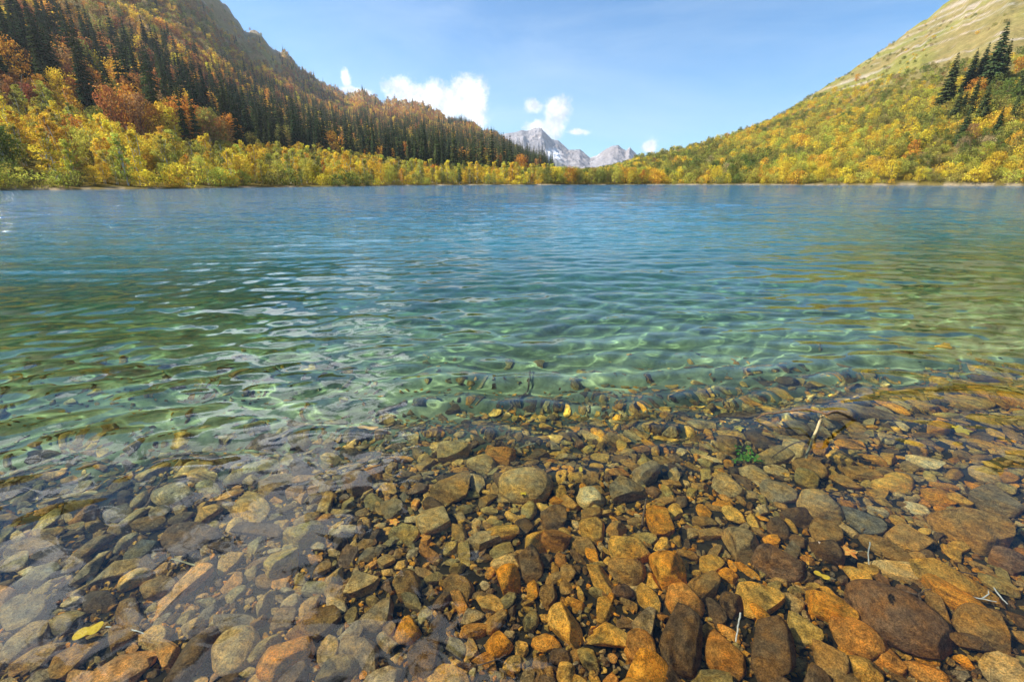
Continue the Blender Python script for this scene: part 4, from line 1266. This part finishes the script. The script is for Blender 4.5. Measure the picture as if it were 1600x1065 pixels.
# single trees that stand out: px of the foot, py of the foot, height in pixels, kind, colour, label
SOLO = [
    (1544, 140, 96, 'fir', 'spruce', 'tallest dark fir on the right slope with a ragged leaning tip'),
    (1475, 166, 78, 'fir', 'spruce', 'dense dark fir standing farthest left in the right-slope grove'),
    (1508, 148, 66, 'fir', 'spruce', 'dark fir behind the orange shrub in the right-slope grove'),
    (1526, 138, 66, 'fir', 'spruce', 'narrow dark fir between the orange shrub and the tallest fir'),
    (1530, 190, 60, 'fir', 'spruce', 'shadowed fir just below the tallest fir on the right slope'),
    (1590, 150, 52, 'fir', 'spruce', 'dark fir cut by the right edge of the picture'),
    (1500, 226, 58, 'fir', 'spruce', 'lowest dark fir of the right-slope grove among yellow shrubs'),
    (1562, 126, 60, 'fir', 'spruce', 'dark fir right behind the tallest fir'),
    (1515, 178, 56, 'fir', 'spruce', 'broad dark fir filling the middle of the right-slope grove'),
    (1490, 188, 48, 'fir', 'spruce', 'dark fir with a drooping side below the farthest-left fir'),
    (1555, 212, 44, 'fir', 'spruce', 'shaded fir above the large yellow-green bushes at the right'),
    (1580, 190, 46, 'fir', 'spruce', 'dark fir standing in green scrub near the right edge'),
    (1502, 178, 34, 'fir', 'spruce', 'short fir leaning out of the left side of the grove'),
    (1438, 240, 36, 'broad', 'yellow', 'brightest lemon-yellow tree on the lower right slope'),
    (1385, 258, 30, 'broad', 'gold', 'round golden-orange tree left of the lemon-yellow one'),
    (1520, 158, 34, 'broad', 'orange', 'orange tree wedged among the dark firs'),
    (1527, 172, 28, 'broad', 'gold', 'bright golden tree just below the dark firs'),
    (1590, 116, 26, 'broad', 'orange', 'orange shrub above the firs at the right edge'),
    (1570, 160, 36, 'broad', 'green', 'deep green tree at the foot of the tallest fir'),
    (1552, 265, 28, 'broad', 'gold', 'wide golden bush low at the right edge near the water'),
    (1450, 215, 44, 'broad', 'olive', 'large olive tree left of the lowest dark fir'),
    (1338, 128, 12, 'broad', 'orange', 'small orange bush high near the right skyline'),
    (105, 128, 36, 'broad', 'yellow', 'yellow-green tree lit up in front of the dark spruces at upper left'),
    (35, 112, 44, 'broad', 'gold', 'tall golden tree standing alone between black spruces at upper left'),
    (70, 165, 46, 'broad', 'orange', 'big burnt-orange tree under the spruces at the left'),
    (192, 176, 32, 'broad', 'yellow', 'yellow-topped tree at the foot of the spruces on the left'),
    (20, 158, 38, 'broad', 'rust', 'rust-red tree near the left edge under the spruces'),
    (60, 128, 112, 'spruce', 'spruce', 'tallest black spruce at the upper left corner'),
    (18, 118, 92, 'spruce', 'spruce', 'black spruce closest to the left edge'),
    (95, 122, 92, 'spruce', 'spruce', 'black spruce right of the tallest one at upper left'),
    (165, 205, 90, 'spruce', 'spruce', 'dark spruce reaching down between yellow trees at the left'),
    (660, 245, 44, 'spruce', 'spruce', 'dark spruce standing over the yellow shore belt near the middle'),
    (352, 288, 26, 'shrub', 'yellow', 'round bright yellow shrub at the water on the left shore'),
    (380, 290, 24, 'shrub', 'lime', 'round lime-yellow shrub beside the bright yellow one'),
    (545, 290, 22, 'shrub', 'green', 'low green shrub at the water in the left-centre shore'),
    (20, 285, 34, 'shrub', 'green', 'dark green shrub hanging over the water at the left edge'),
    (770, 272, 20, 'broad', 'gold', 'golden tree near the end of the left shore'),
    (726, 268, 30, 'birch', 'lime', 'tall pale lime birch in the shore belt near the middle'),
    (505, 270, 40, 'birch', 'lime', 'feathery lime birch at the left shore left of the low green shrub'),
]
for px_, py_, hp, kind, c, label in SOLO:
    x_, y_, z_ = at_slope(px_, py_)
    dep = project(x_, y_, z_)[2]
    h = hp / F_PX * dep * .97
    hs = h / BASE_H[kind]
    name = {'spruce': 'spruce_tree', 'fir': 'fir_tree', 'broad': 'autumn_tree', 'birch': 'birch_tree', 'shrub': 'shrub'}[kind]
    tint = tint_of(kind, c)
    plant(kind, name, x_, y_, z_ - .3, hs, hs * (.95 if kind != 'broad' else 1.0), tint, label, 'tree' if kind != 'shrub' else 'shrub')

# which of the rest are individuals: the ones that show largest
arrk = np.array([t[0] for t in trees]); X = np.array([t[1] for t in trees]); Y = np.array([t[2] for t in trees]); Zt = np.array([t[3] for t in trees]); HS = np.array([t[4] for t in trees])
px, py, dep = project(X, Y, Zt)
basehs = np.array([BASE_H[k] for k in arrk])
size = HS * basehs / dep * F_PX
infr = (px > 3) & (px < 1597) & (py > 10)
single = np.zeros(len(trees), bool)
LBL = {
    ('spruce', 'conifer belt'): 'dark green spruce in the conifer belt on the left mountainside',
}
NAME = {'spruce': 'spruce_tree', 'broad': 'autumn_tree', 'birch': 'birch_tree', 'shrub': 'shrub'}
CN = {'yellow': 'yellow', 'gold': 'golden', 'orange': 'orange', 'rust': 'rust-red', 'olive': 'olive', 'green': 'green', 'lime': 'yellow-green', 'brown': 'brown', 'redbrown': 'red-brown', 'tan': 'tan'}
caps = {'spruce': 292, 'broad': 270, 'birch': 290, 'shrub': 290}
for kind, cap in caps.items():
    # one mass per kind is kept for whatever is past the limit
    ids = np.where((arrk == kind) & infr)[0]
    r0 = R0_(np.degrees(np.arctan2(X[ids], Y[ids]))); edge = np.hypot(X[ids], Y[ids]) - r0
    score = size[ids].copy()
    if kind != 'spruce': score = score * np.exp(-edge / 160)
    ids = ids[np.argsort(-score)][:cap]
    single[ids] = True


MARKS = [(60, 75, 'the tallest black spruce'), (105, 110, 'the yellow-green tree before the spruces'), (35, 92, 'the lone golden tree'), (70, 145, 'the burnt-orange tree'),
         (165, 165, 'the spruce among yellow trees'), (192, 160, 'the yellow-topped tree'), (352, 275, 'the round yellow shrub'), (505, 250, 'the feathery lime birch'), (545, 280, 'the low green shrub'),
         (660, 225, 'the spruce over the shore belt'), (726, 252, 'the tall pale birch'), (770, 262, 'the last golden tree'), (1438, 222, 'the lemon-yellow tree'), (1385, 244, 'the round golden-orange tree'),
         (1510, 120, 'the fir grove'), (1552, 252, 'the wide golden bush'), (1338, 122, 'the high orange bush'), (20, 270, 'the overhanging green shrub'), (275, 288, 'the waterside gap')][:18]


def near_(px, py, sz):
    cy_ = py - sz / 2
    d, mx, my, nm = min((math.hypot(px - a, (cy_ - b) * 1.2), a, b, n) for a, b, n in MARKS)
    if d > 75: return None
    if abs(px - mx) > abs(cy_ - my): return ('left of ' if px < mx else 'right of ') + nm
    return ('above ' if cy_ < my else 'below ') + nm


def where_(px, py, x, y):
    e = np.hypot(x, y) - float(R0_(math.degrees(math.atan2(x, y))))
    side = ('at the far left end' if px < 200 else 'on the left' if px < 480 else 'left of the middle' if px < 680 else 'near the middle' if px < 900 else
            'right of the far mountains' if px < 1150 else 'on the right' if px < 1380 else 'at the far right end')
    return e, side


for i in np.where(single)[0]:
    kind, x, y, z, hs, ws, c, zone = trees[i]
    e, side = where_(px[i], py[i], x, y)
    big = 'tall' if hs > {'spruce': 1.05, 'broad': 1.0, 'birch': .95, 'shrub': 1.05}[kind] else 'small' if hs < {'spruce': .9, 'broad': .75, 'birch': .78, 'shrub': .8}[kind] else 'mid-sized'
    tint = tint_of(kind, c)
    form = '' if big == 'mid-sized' else big + ' '
    if kind == 'spruce': look = form + ('blackish' if tint[1] < .042 else 'dark green' if tint[1] < .065 else 'mid-green') + ' spruce'
    elif kind == 'shrub': look = f'{form.replace("tall", "large")}{CN[c]} shrub'
    elif kind == 'birch': look = f'{form}{CN[c]} birch'
    else: look = f'{form}{CN[c]} broadleaf tree'
    zone_t = 'at the water' if e < 9 else 'in the shore belt' if e < 40 else 'low on the slope' if e < 130 else 'up on the slope'
    side = near_(px[i], py[i], size[i]) or side
    label = f'{look} {zone_t} {side}'
    plant(kind, NAME[kind], x, y, z - .2, hs, ws, tint, label, 'shrub' if kind == 'shrub' else 'tree', f'{CN.get(c, "dark")} {NAME[kind].replace("_", " ")}s {zone_t} {side}')


def scatter_mass(kind, name, label):
    ids = np.where((arrk == kind) & ~single)[0]
    if not len(ids): return
    me = bpy.data.meshes.new(name); me.vertices.add(len(ids))
    me.vertices.foreach_set('co', np.stack([X[ids], Y[ids], Zt[ids] - .2], -1).astype(np.float32).ravel())
    tints = np.array([tint_of(kind, trees[i][6]) for i in ids])
    attr(me, 'tint', tints, 'FLOAT_COLOR')
    attr(me, 'hs', HS[ids]); attr(me, 'ws', np.array([trees[i][5] for i in ids])); attr(me, 'rz', g3.uniform(0, 6.28, len(ids)))
    attr(me, 'pick', g3.integers(0, len(FAR[kind]), len(ids)), 'INT')
    lib = bpy.data.collections.new(name + '_kinds')
    for k, m in enumerate(FAR[kind]):
        lib.objects.link(bpy.data.objects.new(f'{kind}_{k}', m))
    o = link(name, me, None, kind='stuff', label=label)
    ng = bpy.data.node_groups.new(name, 'GeometryNodeTree')
    ng.interface.new_socket('Geometry', in_out='INPUT', socket_type='NodeSocketGeometry'); ng.interface.new_socket('Geometry', in_out='OUTPUT', socket_type='NodeSocketGeometry')
    n = ng.nodes.new; L = ng.links.new
    gi, go = n('NodeGroupInput'), n('NodeGroupOutput')
    ci = n('GeometryNodeCollectionInfo'); ci.inputs[0].default_value = lib; ci.inputs[1].default_value = True; ci.inputs[2].default_value = True
    ip = n('GeometryNodeInstanceOnPoints'); ip.inputs['Pick Instance'].default_value = True

    def na(nm, typ):
        q = n('GeometryNodeInputNamedAttribute'); q.data_type = typ; q.inputs[0].default_value = nm; return q.outputs[0]
    cs = n('ShaderNodeCombineXYZ'); L(na('ws', 'FLOAT'), cs.inputs[0]); L(na('ws', 'FLOAT'), cs.inputs[1]); L(na('hs', 'FLOAT'), cs.inputs[2])
    cr = n('ShaderNodeCombineXYZ'); L(na('rz', 'FLOAT'), cr.inputs[2])
    L(gi.outputs[0], ip.inputs['Points']); L(ci.outputs[0], ip.inputs['Instance']); L(na('pick', 'INT'), ip.inputs['Instance Index'])
    L(cs.outputs[0], ip.inputs['Scale'])
    e2r = n('FunctionNodeEulerToRotation'); L(cr.outputs[0], e2r.inputs[0]); L(e2r.outputs[0], ip.inputs['Rotation'])
    L(ip.outputs[0], go.inputs[0])
    md = o.modifiers.new('scatter', 'NODES'); md.node_group = ng
    print('MASS', name, len(ids))


scatter_mass('spruce', 'conifer_forest', 'dark spruce forest covering the left mountainside')
scatter_mass('broad', 'autumn_forest', 'rust and gold broadleaf forest over the upper slopes')
scatter_mass('birch', 'birch_forest', 'yellow-green birch woodland behind the shore')
scatter_mass('shrub', 'hillside_shrubbery', 'olive and gold shrubbery covering the right slope')

# ------------------------------------------------------------------ the air
def haze():
    me = bpy.data.meshes.new('haze'); bm = bmesh.new(); bmesh.ops.create_cube(bm, size=1); bm.to_mesh(me); bm.free()
    N = NT('haze_air'); v = N.n('ShaderNodeVolumePrincipled'); v.inputs['Density'].default_value = 8e-5
    v.inputs['Color'].default_value = (.80, .88, 1, 1); v.inputs['Anisotropy'].default_value = .3
    N.put(N.out.inputs[1], v)
    o = link('haze', me, N.m, kind='stuff', label='thin blue haze over the lake and valley')
    o.scale = (9000, 6900, 760); o.location = (0, 2750, 760 / 2 - 14)


haze()
print('TREES', len(trees), 'objects', len(bpy.data.objects))
